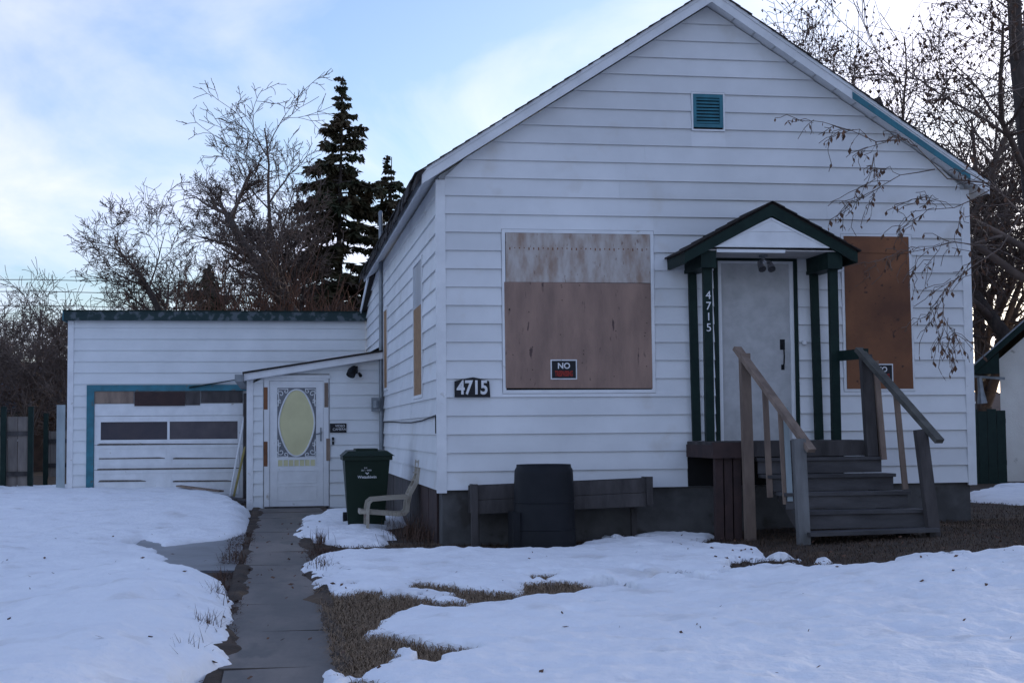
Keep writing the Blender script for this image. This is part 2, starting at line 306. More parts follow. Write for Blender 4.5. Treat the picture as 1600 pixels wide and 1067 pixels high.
nx = len(gx); ii, jj = np.meshgrid(np.arange(len(gy)-1), np.arange(nx-1), indexing='ij'); a = (ii*nx+jj).ravel(); Zs = np.minimum(Zs, -.55)-.25*np.clip((-.07-d)/.1, 0, 1)
o = npmesh('soil', np.stack([X, Y, Zs], -1).reshape(-1, 3), np.stack([a, a+1, a+1+nx, a+nx], 1), SOIL, smooth=True); o['kind'] = 'stuff'; tag(o, 'dark soil and rotted leaves creeping over the walkway edges', 'soil')
# dead grass blades
rs = np.random.RandomState(3)
def blades(name, pts, hmin, hmax, wd, m, label, cat, flat=.8, zoff=0.):
    n = len(pts); az = rs.uniform(0, 2*np.pi, n); ln = rs.uniform(hmin, hmax, n); tilt = rs.uniform(.1 if flat < 1 else .55, 1, n)*flat
    dx_, dy_ = np.cos(az), np.sin(az); base = np.column_stack([pts, G(pts[:, 0])-.01+zoff])
    hd = np.column_stack([dx_*np.sin(tilt*1.5), dy_*np.sin(tilt*1.5), np.cos(tilt*1.5)])*ln[:, None]
    md = np.column_stack([dx_*np.sin(tilt*.7), dy_*np.sin(tilt*.7), np.cos(tilt*.7)])*(ln*.55)[:, None]
    sdv = np.column_stack([-dy_, dx_, np.zeros(n)])*wd
    V = np.stack([base-sdv, base+sdv, base+md+sdv*.8, base+md-sdv*.8, base+hd+sdv*.15, base+hd-sdv*.15], 1).reshape(-1, 3)
    k = np.arange(n)*6; F = np.concatenate([np.stack([k, k+1, k+2, k+3], 1), np.stack([k+3, k+2, k+4, k+5], 1)])
    o = npmesh(name, V, F, m); o['kind'] = 'stuff'; tag(o, label, cat); return o
def scatter(n, x0, x1, y0, y1, smax=0., path=True):
    p = np.column_stack([rs.uniform(x0, x1, n), rs.uniform(y0, y1, n)]); s = snow_sd(p[:, 0], p[:, 1]); ok = s < smax
    if path: ok &= ~((p[:, 0] > -2.04) & (p[:, 0] < -1.46+.4*(p[:, 1] > 4)) & (p[:, 1] < 8)); ok &= ~((p[:, 0] < -2.1) & (p[:, 0] > -3.3) & (p[:, 1] > -2.3) & (p[:, 1] < 1.9))
    ok &= ~((p[:, 0] > -.02) & (p[:, 0] < 6.3) & (p[:, 1] > -.02)); return p[ok]
g1 = scatter(60000, -1.6, .6, -9.5, -3.8, .04); g1b = np.vstack([scatter(40000, -1.6, 9, -4.2, .2, .0), scatter(26000, 5, 13, -4, 6, 0)])
blades('dead_grass', g1, .05, .14, .0024, GRASS, 'matted brown dead grass between the snow patches', 'grass', 1.12)
blades('dark_grass', g1b, .03, .1, .0026, mat('dark_dead_grass', (.15, .095, .06), (.035, .025, .018), .9, 9, lo=.3, hi=.7), 'dark grass and litter along the front of the house', 'grass', 1.15)  # darker blades near the house front and on the right lawn
g2 = np.vstack([scatter(9000, -2.3, -2.02, -9, 7, .1, False), scatter(5000, -1.48, -1.2, -6, 4, .0, False)])
dn = vnoise(g2[:, 0]*2, g2[:, 1]*1.7, 77); g2 = g2[dn > .6]
blades('dry_weeds', g2, .03, .11, .003, WEED, 'dry dark weed stalks along the edges of the walkway', 'weeds', 1.0)
g3 = np.column_stack([rs.normal(-.15, .16, 380), rs.normal(1.0, .5, 380)]); g3 = g3[g3[:, 0] < -.03]
blades('dry_stems', g3, .1, .4, .003, WEED, 'tangle of dry stems at the corner of the foundation', 'weeds', .8)
tw = []
for cx_, cy_, n_ in [(-1.38, -2.9, 110), (-1.28, .35, 90), (-2.2, -5.2, 110), (-2.2, -6.9, 90), (-2.25, -7.9, 50), (-2.22, -4.2, 60), (-2.15, -1.6, 60)]:
    tw.append(np.column_stack([rs.normal(cx_, .05, n_), rs.normal(cy_, .15, n_)]))
blades('weed_clumps', np.vstack(tw), .06, .2, .0028, WEED, 'upright dry weed stalks poking through the snow edge', 'weeds', .55, .03)
lp = np.vstack([np.column_stack([rs.uniform(-5, 6, 160), rs.uniform(-9.5, 2, 160)]), np.column_stack([rs.uniform(2, 6, 200), rs.uniform(-4.6, -1, 200)]), np.column_stack([rs.uniform(-2.2, -1.2, 120), rs.uniform(-9, 4, 120)])])
s = snow_sd(lp[:, 0], lp[:, 1]); z = G(lp[:, 0])+np.where(s > 0, snow_h(lp[:, 0], lp[:, 1], s), .035)+.006
n = len(lp); az = rs.uniform(0, 6.28, n); sz = rs.uniform(.006, .028, n); u = np.column_stack([np.cos(az)*sz, np.sin(az)*sz, rs.uniform(-.004, .01, n)]); v = np.column_stack([-np.sin(az)*sz*.5, np.cos(az)*sz*.5, rs.uniform(-.002, .012, n)])
b = np.column_stack([lp, z]); k = np.arange(n)*4
o = npmesh('leaf_litter', np.stack([b-u, b+v, b+u, b-v], 1).reshape(-1, 3), np.stack([k, k+1, k+2, k+3], 1), LEAF); o['kind'] = 'stuff'; tag(o, 'scattered small brown leaves on the snow and path', 'leaves')

# ------------------------------------------------------------------ siding
def siding(wall, O, U, Nn, h, z0, nrow, lim, openings, m=SID, lip=.025, zmax=99):
    """courses of lap siding as separate boards. lim(z)->(u0,u1). openings: (u0,u1,z0,z1)"""
    O = Vector(O); U = Vector(U); Nn = Vector(Nn)
    for r in range(nrow):
        a = z0+r*h; b_ = min(a+h, zmax)
        if b_-a < .02: break
        (l0, l1), (t0, t1) = lim(a), lim(b_)
        if l1-l0 < .03: break
        cuts = sorted(set([l0, l1]+[c for o_ in openings if o_[2] < b_-.002 and o_[3] > a+.002 for c in o_[:2] if l0 < c < l1]))
        big = [(c0, c1) for c0, c1 in zip(cuts[:-1], cuts[1:]) if c1-c0 > 3.2]; joints = [c0+rnd.uniform(.25, .75)*(c1-c0) for c0, c1 in big]; cuts = sorted(cuts+joints)
        for c0, c1 in zip(cuts[:-1], cuts[1:]):
            jo = .003 if c0 in joints else 0
            mid = (c0+c1)/2; segs = [(a, b_)]
            for o_ in openings:
                if o_[0] < mid < o_[1]:
                    ns = []
                    for (p, q) in segs:
                        if o_[2] > p: ns.append((p, min(q, o_[2])))
                        if o_[3] < q: ns.append((max(p, o_[3]), q))
                    segs = [x for x in ns if x[1]-x[0] > .015]
            for p, q in segs:
                T0 = t0 if c0 == l0 else c0; T1 = t1 if c1 == l1 else c1
                def off(z_): return .003+jo+lip*(1-(z_-a)/h)
                e = 0.
                def pt(u_, z_, d): return O+U*u_+Nn*d+Vector((0, 0, z_))
                pts = [pt(c0+e, p, off(p)), pt(c1-e, p, off(p)), pt(c1-e, p, -.004), pt(c0+e, p, -.004), pt(T0+e, q, off(q)), pt(T1-e, q, off(q)), pt(T1-e, q, -.004), pt(T0+e, q, -.004)]
                if U.cross(Vector((0, 0, 1))).dot(Nn) < 0: pts = [pts[i] for i in (1, 0, 3, 2, 5, 4, 7, 6)]
                MB().hexa(pts).build('siding_board', m, wall)
# ------------------------------------------------------------------ house
R_ = .2032; W_ = 6.24; XC = 3.12; SL = .6475; ZA = 5.492; OV = .2; YB = 10.1
def zr(x): return ZA-SL*abs(x-XC)
house = thing('house', (3.12, 5, -.6), 'white clapboard house with a steep gable and boarded up windows', 'house')
wallf = MB().prism([(0.01, 0), (W_-.01, 0), (W_-.01, 3.47), (XC, 5.48), (.01, 3.47)], 'y', .012, .14).build('wall', CORE, house)
def limf(z): 
    if z <= 3.47: return (.075, W_-.075)
    d = (ZA-z)/SL; return (XC-d, XC+d) if d < XC else (.0, W_)
WIN1 = (.70, 2.445, 1.05, 2.885); WIN2 = (4.67, 5.54, 1.055, 2.885); DOOR = (3.14, 4.14, .5, 2.6); VENT = (2.91, 3.31, 4.04, 4.49)
siding(wallf, (0, 0, 0), (1, 0, 0), (0, -1, 0), R_, 0, 28, limf, [WIN1, WIN2, DOOR, VENT, (2.80, 4.66, -1, .5)])
MB().box(2.81, 4.65, -.003, .011, .003, .495).build('skirting_and_shade_panel', DARK, house)  # dark sheet put in for the shade under the deck, not real skirting
walls = MB().prism([(.15, 0), (12.55, 0), (12.55, 2.98), (10.1, 3.45), (.15, 3.45)], 'x', .012, .14).build('wall', CORE, house)
SW1 = (1.62, 2.76, 1.05, 2.79); SW2 = (7.14, 7.93, 1.3, 2.64)
def lims(z): return (.0+.05, 12.55) if z < 2.98 else (.05, 12.55-(z-2.98)/.47*2.45)
siding(walls, (0, 0, 0), (0, 1, 0), (-1, 0, 0), R_, 0, 17, lims, [SW1, SW2], zmax=3.46)
MB().box(W_-.14, W_-.012, .15, YB, 0, 3.47).build('wall', CORE, house); MB().box(.14, W_-.14, YB-.13, YB, 0, 4.2).build('wall', CORE, house)
MB().box(.0, W_-1, 12.43, 12.55, 0, 2.95).build('wall', CORE, house)
cbm = MB().box(-.03, .075, -.03, -.002, -.03, 3.42).box(-.03, -.002, -.002, .05, -.03, 3.40); cbm.build('corner_board', WHITE, house)
MB().box(W_-.075, W_+.03, -.03, -.002, -.03, 3.42).box(W_+.002, W_+.03, -.002, .06, -.03, 3.4).build('corner_board', WHITE, house)
MB().box(.03, W_-.03, .03, .25, -.95, -.001).box(.03, .25, .25, 12.5, -.95, -.001).box(W_-.25, W_-.03, .25, 10, -.95, -.001).build('foundation', CONC, house)
for ya, yb in [(.35, 1.2), (1.25, 2.3), (2.36, 3.5), (3.56, 4.8), (4.86, 6.3), (6.4, 8.0)]: box('skirting_and_shade_panel', REDW if ya < 2 else GREYW, house, .004, .027, ya, yb, -.9, -.012)
# roof
roof = MB().prism([(-OV, zr(-OV)+.015), (XC, ZA+.015), (W_+OV, zr(W_+OV)+.015), (W_+OV, zr(W_+OV)+.14), (XC, ZA+.14), (-OV, zr(-OV)+.14)], 'y', -OV+.02, YB+.2).build('roof', WHITE, house)
ln_ = math.hypot(XC+OV, SL*(XC+OV)); nc = 24; ca = 1/math.hypot(1, SL); sa = SL*ca
for sgn in (-1, 1):
    for i in range(nc):
        s0 = i/nc*(ln_+.04)-.005; s1 = s0+(ln_+.04)/nc+.05; hh = .014
        def q(s_, d): return (XC+sgn*(s_*ca + d*sa), ZA+.142-s_*sa + d*ca)
        j0 = rnd.uniform(-.012, .012)
        MB().prism([q(s0, .002), q(s1, .008), q(s1, .008+hh), q(s0, .012)], 'y', -OV-.035+j0, YB+.22).build('shingle_course', SHING, roof)
y0 = -OV-.03
while y0 < YB+.2:      # ragged, drooping eave tabs
    y1 = y0+rnd.uniform(.2, .34); dr = rnd.uniform(.02, .075); ex = rnd.uniform(.0, .04); zz = zr(-OV)+.142
    MB().hexa([(-OV-.07-ex, y0, zz-dr-.13), (-OV-.004, y0, zz-.05), (-OV-.004, y1-.01, zz-.05), (-OV-.07-ex, y1-.01, zz-dr-.13-rnd.uniform(-.03, .03)), (-OV-.04-ex, y0, zz-.01), (-OV+.05, y0, zz+.02), (-OV+.05, y1-.01, zz+.02), (-OV-.04-ex, y1-.01, zz-.01)]).build('shingle', SHING, roof)
    y0 = y1
for sgn in (-1, 1):
    xe = XC+sgn*(XC+OV); f = [(XC, ZA), (xe, zr(xe)), (xe, zr(xe)+.148), (XC, ZA+.148)]
    MB().prism(f, 'y', -OV-.004, -OV+.018).build('fascia', WHITE, house)
    MB().prism([(XC, ZA+.108), (xe, zr(xe)+.108), (xe, zr(xe)+.149), (XC, ZA+.149)], 'y', -OV-.018, -OV-.005).build('fascia', WHITE, house)
MB().prism([(4.78, zr(4.78)+.004), (6.2, zr(6.2)+.004), (6.2, zr(6.2)+.075), (4.78, zr(4.78)+.085)], 'y', -OV-.016, -OV-.005).build('fascia', TEAL, house)['label'] = 'bare teal strip on the lower rake board'
MB().box(-OV-.004, -OV+.015, -OV+.02, YB+.2, zr(-OV)+.0, zr(-OV)+.1).build('fascia', WHITE, house)
for k in range(13):   # soffit joints on the right rake
    x = 3.4+k*.24; MB().bar((x, -OV+.02, zr(x)+.010), (x, -.0, zr(x)+.010), .012, .012).build('soffit_joint', CORE, roof)
MB().prism([(10.1, 3.42), (12.75, 2.93), (12.75, 3.03), (10.1, 3.55)], 'x', -.12, 5).build('roof', SHING, house)
MB().prism([(10.1, 3.38), (12.75, 2.89), (12.75, 2.99), (10.1, 3.49)], 'x', -.14, -.121).build('fascia', WHITE, house)
# windows
def frame(mb, x0, x1, z0, z1, t, ya, yb):
    return mb.box(x0, x1, ya, yb, z1-t, z1).box(x0, x1, ya, yb, z0, z0+t).box(x0, x0+t, ya, yb, z0+t, z1-t).box(x1-t, x1, ya, yb, z0+t, z1-t)
wn = MB().box(.74, 2.405, -.004, .01, 1.09, 2.85).build('window', DARK, house); wn['label'] = 'wide front window boarded with two plywood sheets'
frame(MB(), WIN1[0]+.004, WIN1[1]-.004, WIN1[2]+.004, WIN1[3]-.004, .038, -.03, .008).build('frame', WHITE, wn)
MB().hexa([(.735, -.034, 1.115), (2.405, -.034, 1.105), (2.405, -.012, 1.105), (.735, -.012, 1.115), (.728, -.034, 2.29), (2.4, -.034, 2.285), (2.4, -.012, 2.285), (.728, -.012, 2.29)]).build('plywood_sheet', PLY, wn)
MB().box(.75, 2.4, -.024, -.006, 2.292, 2.852).build('plywood_sheet', PLYW, wn)['label'] = 'weathered pale upper sheet with rusty drips'
for i in range(30):
    x = .79+i*.054; MB().box(x, x+.012, -.0262, -.0245, 2.66+rnd.uniform(-.01, .01), 2.68).build('rust_mark', BROWN, wn)
for i in range(26):
    x = rnd.choice([.8, 1.02, 1.36, 1.6, 1.97, 2.33])+rnd.uniform(-.02, .02); z = rnd.uniform(1.2, 2.26); MB().lathe((x, -.036, z), [(.005, 0), (.005, .008)], 6).build('nail_head', DARK, wn)
wn = MB().box(4.71, 5.5, -.004, .01, 1.1, 2.85).build('window', DARK, house)
frame(MB(), WIN2[0]+.004, WIN2[1]-.004, WIN2[2]+.004, WIN2[3]-.004, .032, -.026, .008).build('frame', WHITE, wn)
MB().hexa([(4.71, -.032, 1.09), (5.515, -.032, 1.09), (5.515, -.012, 1.09), (4.71, -.012, 1.09), (4.705, -.032, 2.655), (5.5, -.032, 2.655), (5.5, -.012, 2.655), (4.705, -.012, 2.655)]).build('plywood_sheet', BROWN, wn)
MB().box(4.705, 5.5, -.028, -.01, 2.66, 2.855).build('plywood_sheet', BROWN, wn)
for (a, b_, c, d, zs) in [(SW1[0], SW1[1], SW1[2], SW1[3], 2.2), (SW2[0], SW2[1], SW2[2], SW2[3], 9)]:
    wn = MB().box(-.002, .01, a+.03, b_-.03, c+.03, d-.03).build('window', DARK, house)
    MB().box(-.03, .008, a+.004, a+.05, c+.004, d-.004).box(-.03, .008, b_-.05, b_-.004, c+.004, d-.004).box(-.03, .008, a+.05, b_-.05, c+.004, c+.045).box(-.03, .008, a+.05, b_-.05, d-.045, d-.004).build('frame', WHITE, wn)
    MB().box(-.02, -.004, a+.05, b_-.05, c+.045, min(zs, d-.045)).build('plywood_sheet', OSB, wn)
    if zs < d: MB().box(-.012, -.004, a+.05, b_-.05, zs+.002, d-.045).build('pane', mat('grey_film_pane', (.4, .42, .46), (.3, .32, .35), .3, 3), wn)
# gable vent
vt = frame(MB(), VENT[0]+.003, VENT[1]-.003, VENT[2]+.003, VENT[3]-.003, .018, -.028, .008).build('gable_vent', WHITE, house)
MB().box(2.935, 3.285, -.004, .006, 4.07, 4.465).build('vent_back', DARK, vt)
frame(MB(), 2.932, 3.288, 4.085, 4.468, .04, -.024, -.006).build('vent_frame', TEAL, vt)
for i in range(8):
    z = 4.13+i*.038; MB().hexa([(2.973, -.024, z), (3.247, -.024, z), (3.247, -.008, z+.026), (2.973, -.008, z+.026), (2.973, -.021, z+.004), (3.247, -.021, z+.004), (3.247, -.005, z+.03), (2.973, -.005, z+.03)]).build('louver', TEAL, vt)
# front door
dr = MB().box(3.235, 4.045, .03, .075, .515, 2.525).build('door', mat('door_paint', (.66, .66, .68), (.58, .58, .61), .5, 2, spots=(5, .68, (.42, .4, .4))), house)
for (a, b_, c, d) in [(3.33, 3.58, 1.95, 2.35), (3.69, 3.94, 1.95, 2.35), (3.33, 3.58, 1.2, 1.85), (3.69, 3.94, 1.2, 1.85), (3.33, 3.58, .62, 1.1), (3.69, 3.94, .62, 1.1)]:
    frame(MB(), a, b_, c, d, .012, .0245, .0295).build('panel_moulding', WHITE, dr)
MB().box(3.147, 3.19, -.03, .1, .5, 2.59).box(4.092, 4.135, -.03, .1, .5, 2.59).box(3.19, 4.092, -.03, .1, 2.555, 2.59).build('door_frame', GREEN, dr)
MB().box(3.191, 3.234, -.012, .08, .5, 2.554).box(4.046, 4.091, -.012, .08, .5, 2.554).box(3.234, 4.046, -.012, .08, 2.526, 2.554).build('door_jamb', WHITE, dr)
MB().box(3.14, 4.14, .1, .14, .45, 2.6).build('door_back', DARK, dr)
MB().lathe((0, 0, 0), [(.001, -.001), (.03, 0), (.028, .02), (.001, .022)], 14).build('deadbolt', METAL, dr).matrix_local = Matrix.Translation(Vector((3.955, .03, 1.76))-ORI[house.name]) @ Matrix.Rotation(math.pi/2, 4, 'X')
MB().tube([(3.955, .0, 1.60), (3.955, -.03, 1.56), (3.955, -.045, 1.47), (3.955, -.03, 1.38), (3.955, .0, 1.34)], .009, 8).box(3.925, 3.985, .01, .028, 1.54, 1.66).box(3.935, 3.975, .01, .028, 1.31, 1.37).build('handle', BLACK, dr)
MB().lathe((4.2, -.04, 1.62), [(.0, -.03), (.028, -.02), (.03, .02), (.0, .03)], 10).build('doorbell', WHITE, house)
# canopy over the front door
can = MB().prism([(2.60, 2.555), (3.6, 3.10), (4.575, 2.575), (4.575, 2.60), (3.6, 3.125), (2.60, 2.58)], 'y', -.72, 0).build('entry_canopy', SHING, house); can['label'] = 'dark green gabled canopy on posts over the front door'
for (xa, za, xb, zb) in [(2.60, 2.555, 3.6, 3.10), (4.575, 2.575, 3.6, 3.10)]:
    MB().prism([(xa, za-.115), (xb, zb-.135), (xb, zb-.001), (xa, za-.001)], 'y', -.74, -.70).build('fascia', GREEN, can)
    for i in range(7):
        t0, t1 = i/7, (i+1)/7+.03; s_ = 1 if xa > xb else -1
        pa = (xa+(xb-xa)*t0+.03*s_*(i == 0), za+(zb-za)*t0+.027-.02*(i == 0)); pb = (xa+(xb-xa)*min(t1, 1), za+(zb-za)*min(t1, 1)+.027)
        MB().prism([pa, pb, (pb[0], pb[1]+.006), (pa[0], pa[1]+.018)], 'y', -.765+rnd.uniform(-.01, .01), 0).build('shingle_course', SHING, can)
MB().box(2.60, 2.63, -.70, -.003, 2.44, 2.553).build('fascia', GREEN, can); MB().box(4.545, 4.575, -.70, -.003, 2.46, 2.573).build('fascia', GREEN, can)
MB().prism([(2.93, 2.62), (4.25, 2.622), (3.59, 2.945)], 'y', -.72, -.69).build('gable_panel', WHITE, can)
MB().prism([(2.93, 2.62), (4.25, 2.622), (4.25, 2.638), (2.93, 2.636)], 'y', -.735, -.7205).build('gable_trim', WHITE, can)
MB().bar((2.94, -.726, 2.628), (3.59, -.726, 2.94), .012, .02).bar((4.24, -.726, 2.63), (3.59, -.726, 2.94), .012, .02).bar((3.3, -.724, 2.8), (3.88, -.724, 2.8), .006, .008).build('gable_trim', WHITE, can)
MB().box(2.64, 4.5, -.69, -.003, 2.585, 2.6).build('ceiling', mat('canopy_ceiling', (.5, .48, .47), (.38, .36, .35), .8, 4), can)
MB().box(2.97, 3.75, -.71, -.69, 2.565, 2.60).build('ceiling_trim', WHITE, can)
for xa in (2.80, 4.25):
    MB().box(xa, xa+.17, -.68, -.003, 2.40, 2.584).build('beam', GREEN, can)
for xa, tilt in ((2.83, .0), (4.28, .0)):
    MB().box(xa+.02, xa+.115, -.60, -.53, .512, 2.399).build('post', GREEN, can)
for xa in (2.835, 4.28): MB().hexa([(xa+.02, -.075, .512), (xa+.115, -.075, .512), (xa+.115, -.027, .512), (xa+.02, -.027, .512), (xa, -.075, 2.399), (xa+.09, -.075, 2.399), (xa+.09, -.027, 2.399), (xa, -.027, 2.399)]).build('post', GREEN, can)
for i, ch in enumerate('4715'): text('number', ch, .125, SIGNW, can, (2.897, -.604, 2.10-i*.118), .003)
fl = MB().lathe((3.62, -.35, 2.53), [(.05, .055), (.05, .03), (.02, .02), (.02, 0)], 12).build('porch_light', METAL, can)
for xa in (3.57, 3.68): MB().tube([(3.62, -.35, 2.53), (xa, -.38, 2.49), (xa, -.42, 2.45), (xa, -.46, 2.41)], [.012, .03, .04, .045], 10).build('lamp_head', CHROME, can)
# service mast
MB().tube([(-.06, 8.0, -.3), (-.06, 8.0, 4.2), (-.06, 8.02, 4.26), (-.06, 8.1, 4.24)], .035, 8).build('service_mast', METAL, house)
MB().box(-.22, -.08, 7.93, 8.04, .98, 1.2).lathe((-.15, 7.93, 1.09), [(.001, -.07), (.06, -.06), (.06, .06), (.001, .07)], 12).build('electric_meter', METAL, house)
MB().tube([(-.03, .1, .82), (-.03, 1.6, .775), (-.03, 3, .76), (-.03, 4.5, .77), (-.03, 6, .79), (-.03, 7.9, .8)], .008, 5).tube([(-.03, .1, .82), (-.03, .1, .62)], .008, 5).build('cable', WIRE, house)

# ------------------------------------------------------------------ front steps and deck
st = thing('porch_steps', (3.9, -1.2, -.55), 'grey weathered wooden steps and deck with handrails at the front door', 'steps')
for i in range(7): MB().box(2.80, 4.65, -1.0+i*.142, -1.0+i*.142+.136, .475, .508+.002*(i % 2)).build('deck_board', GREYW, st)
MB().box(2.785, 3.16, -1.04, -1.002, .335, .50).build('rim_board', REDW, st)
MB().box(3.165, 4.645, -1.035, -1.002, .345, .50).build('rim_board', GREYW, st); MB().box(2.785, 2.82, -1.0, -.03, .335, .474).build('rim_board', REDW, st); MB().box(4.62, 4.65, -1.0, -.03, .335, .474).build('rim_board', GREYW, st)
for xa in (2.83, 2.93, 3.03): MB().box(xa, xa+.085, -.97, -.89, -.62, .334).build('support_post', REDW, st)  # darker material puts the under-deck shade into the posts' colour
RS = [(3.263, 4.645, -1.06, .165, .335), (3.29, 4.66, -1.32, -.01, .16), (3.38, 4.70, -1.58, -.185, -.015), (3.46, 4.77, -1.84, -.37, -.19)]
for xa, xb, y, z0, z1 in RS:
    MB().box(xa, xb, y-.022, y, z0+.002, z1-.035).build('riser', STEPW, st)
    MB().box(xa-.02, xb+.02, y-.05, y+.262, z1-.034, z1).build('tread', STEPW, st)
MB().hexa([(3.44, -2.12, -.425), (4.80, -2.12, -.405), (4.80, -1.85, -.405), (3.44, -1.85, -.425), (3.44, -2.12, -.387), (4.80, -2.12, -.367), (4.80, -1.85, -.367), (3.44, -1.85, -.387)]).build('tread', STEPW, st)
for xa in (3.50, 4.52): MB().prism([(-1.0, .12), (-1.0, -.1), (-1.85, -.56), (-1.95, -.43), (-1.83, -.4)], 'x', xa, xa+.04).build('stringer', GREYW, st)
def post(a, b_, w1, w2, m, nm='post'): MB().bar(a, b_, w1, w2, (0, 1, 0)).build(nm, m, st)
post((3.16, -1.10, -.55), (3.13, -1.10, 1.44), .105, .085, TANW)
post((3.42, -1.98, -.58), (3.385, -1.98, .54), .12, .085, mat('pale_weathered_post', (.2, .2, .2), (.12, .118, .115), .85, 8, stretch=(1, 1, .2), bump=.3))
post((4.545, -1.06, .34), (4.50, -1.06, 1.43), .12, .085, GREYW); post((4.66, -1.09, .30), (4.59, -1.09, 1.36), .06, .08, TANW)
post((4.80, -1.98, -.5), (4.68, -1.98, .62), .12, .085, GREYW)
MB().bar((3.075, -1.02, 1.50), (3.49, -2.06, .42), .10, .045, (0, 0, 1)).build('handrail', TANW, st)
MB().bar((4.45, -1.0, 1.49), (4.80, -2.16, .50), .10, .05, (0, 0, 1)).build('handrail', mat('mossy_rail', (.105, .1, .088), (.06, .058, .052), .85, 6, bump=.3), st)
MB().bar((4.4, -.58, 1.44), (4.52, -1.05, 1.44), .05, .11, (0, 0, 1)).build('handrail', GREEN, st)
for a, b_, m in [((3.30, -1.34, -.07), (3.265, -1.34, 1.12), TANW), ((3.385, -1.58, -.13), (3.345, -1.58, .9), TANW), ((3.42, -1.60, -.1), (3.39, -1.60, .86), BLUEB), ((4.72, -1.5, .0), (4.64, -1.5, 1.05), TANW)]:
    MB().bar(a, b_, .055, .035, (0, 1, 0)).build('baluster', m, st)
# ------------------------------------------------------------------ things by the front wall
cb = thing('compost_bin', (1.0, -.85, -.6), 'black plastic compost bin standing in front of the planter', 'bin')
pr = [(.335, 0), (.335, .02), (.325, .25), (.315, .55), (.308, .80), (.306, .83), (.288, .862), (.285, .89), (.25, .89), (.25, .84)]
MB().lathe((1.0, -.85, -.6), pr, 36).build('body', BLACK, cb, True)
for z_, r_ in ((.22, .328), (.5, .319)): MB().tube([(1.0+r_*math.cos(a*.1745), -.85+r_*math.sin(a*.1745), -.6+z_) for a in range(36)], .007, 6, True).build('rib', BLACK, cb)
MB().box(.645, .72, -1.02, -.68, -.58, -.2).build('side_hatch', BLACK, cb)
pl = thing('planter_box', (1.3, -.3, -.6), 'long grey wooden planter box tilted against the foundation', 'planter')
def tz(x): return .07+(x-.29)*.028
for k_, (ya) in enumerate((-.42, -.10)):
    for j in range(2):
        za = -.27+j*.15; MB().hexa([(.30, ya-.03, tz(.3)+za-.04), (2.27, ya-.03, tz(2.27)+za-.04), (2.27, ya, tz(2.27)+za-.04), (.30, ya, tz(.3)+za-.04), (.30, ya-.03, tz(.3)+za+.105), (2.27, ya-.03, tz(2.27)+za+.105), (2.27, ya, tz(2.27)+za+.105), (.30, ya, tz(.3)+za+.105)]).build('board', GREYW, pl)
for xa in (.31, 2.235): MB().box(xa, xa+.03, -.419, -.131, tz(xa)-.31, tz(xa)+.0).build('end_board', GREYW, pl)
for xa in (.28, 2.2): MB().box(xa, xa+.07, -.50, -.452, -.65 if xa < 1 else tz(xa)-.3, tz(xa)+.01).build('leg', GREYW, pl)
MB().box(.36, .41, -.2, -.15, -.66, -.25).build('leg', GREYW, pl); MB().box(2.1, 2.16, -.2, -.15, -.66, -.22).build('leg', GREYW, pl)
MB().hexa([(.345, -.418, -.2), (2.23, -.418, -.15), (2.23, -.132, -.15), (.345, -.132, -.2), (.345, -.418, -.05), (2.23, -.418, .0), (2.23, -.132, .0), (.345, -.132, -.05)]).build('soil', SOIL, pl)
wb = thing('wheelie_bin', (-.62, 3.1, -.6), 'dark green wheeled refuse bin with white print near the side door', 'bin')
MB().hexa([(-.86, 2.86, -.55), (-.40, 2.86, -.55), (-.42, 3.4, -.55), (-.84, 3.4, -.55), (-.905, 2.76, .30), (-.33, 2.76, .30), (-.33, 3.44, .30), (-.905, 3.44, .30)]).build('body', BIN, wb)
MB().box(-.93, -.30, 2.72, 3.46, .285, .335).build('rim', BIN, wb)
MB().hexa([(-.94, 2.70, .337), (-.27, 2.70, .337), (-.27, 3.48, .337), (-.94, 3.48, .337), (-.86, 2.78, .40), (-.36, 2.78, .40), (-.36, 3.44, .41), (-.86, 3.44, .41)]).box(-.76, -.48, 2.82, 3.4, .40, .43).build('lid', BIN, wb)
MB().tube([(-.9, 3.5, .36), (-.33, 3.5, .36)], .018, 8).build('handle', BIN, wb)
for xa in (-.9, -.4): MB().tube([(xa, 3.36, -.5), (xa+.05, 3.36, -.5)], .1, 16).build('wheel', BLACK, wb)
text('lettering', 'Wetaskiwin', .05, SIGNW, wb, (-.62, 2.776, .07), .002, bold=.0008)
text('lettering', '310', .026, SIGNW, wb, (-.64, 2.768, .185), .002); text('lettering', '361 - 4400', .03, SIGNW, wb, (-.63, 2.7685, .155), .002)
MB().prism([(-.645, .125), (-.62, .1), (-.595, .125), (-.607, .13), (-.62, .115), (-.633, .13)], 'y', 2.764, 2.776).build('emblem', SIGNW, wb)
ch = thing('lawn_chair', (-.4, 2.3, -.6), 'cream bentwood chair frame without cushions beside the wheeled bin', 'chair')
def rib(pts, wd, th, y, nm):
    for a, b_ in zip(pts[:-1], pts[1:]): pass
    mb = MB(); k0 = []
    P_ = [Vector((p[0], 0, p[1])) for p in pts]
    for i, p in enumerate(P_):
        t = (P_[min(i+1, len(P_)-1)]-P_[max(i-1, 0)]).normalized(); nrm = Vector((-t.z, 0, t.x))*th/2
        mb.v += [(p.x+nrm.x, y, p.z+nrm.z), (p.x-nrm.x, y, p.z-nrm.z), (p.x-nrm.x, y+wd, p.z-nrm.z), (p.x+nrm.x, y+wd, p.z+nrm.z)]
    for i in range(len(P_)-1):
        for j in range(4): mb.f.append((i*4+j, i*4+(j+1) % 4, i*4+4+(j+1) % 4, i*4+4+j))
    e = len(mb.v); mb.f += [(3, 2, 1, 0), (e-4, e-3, e-2, e-1)]
    return mb.build(nm, CREAM, ch)
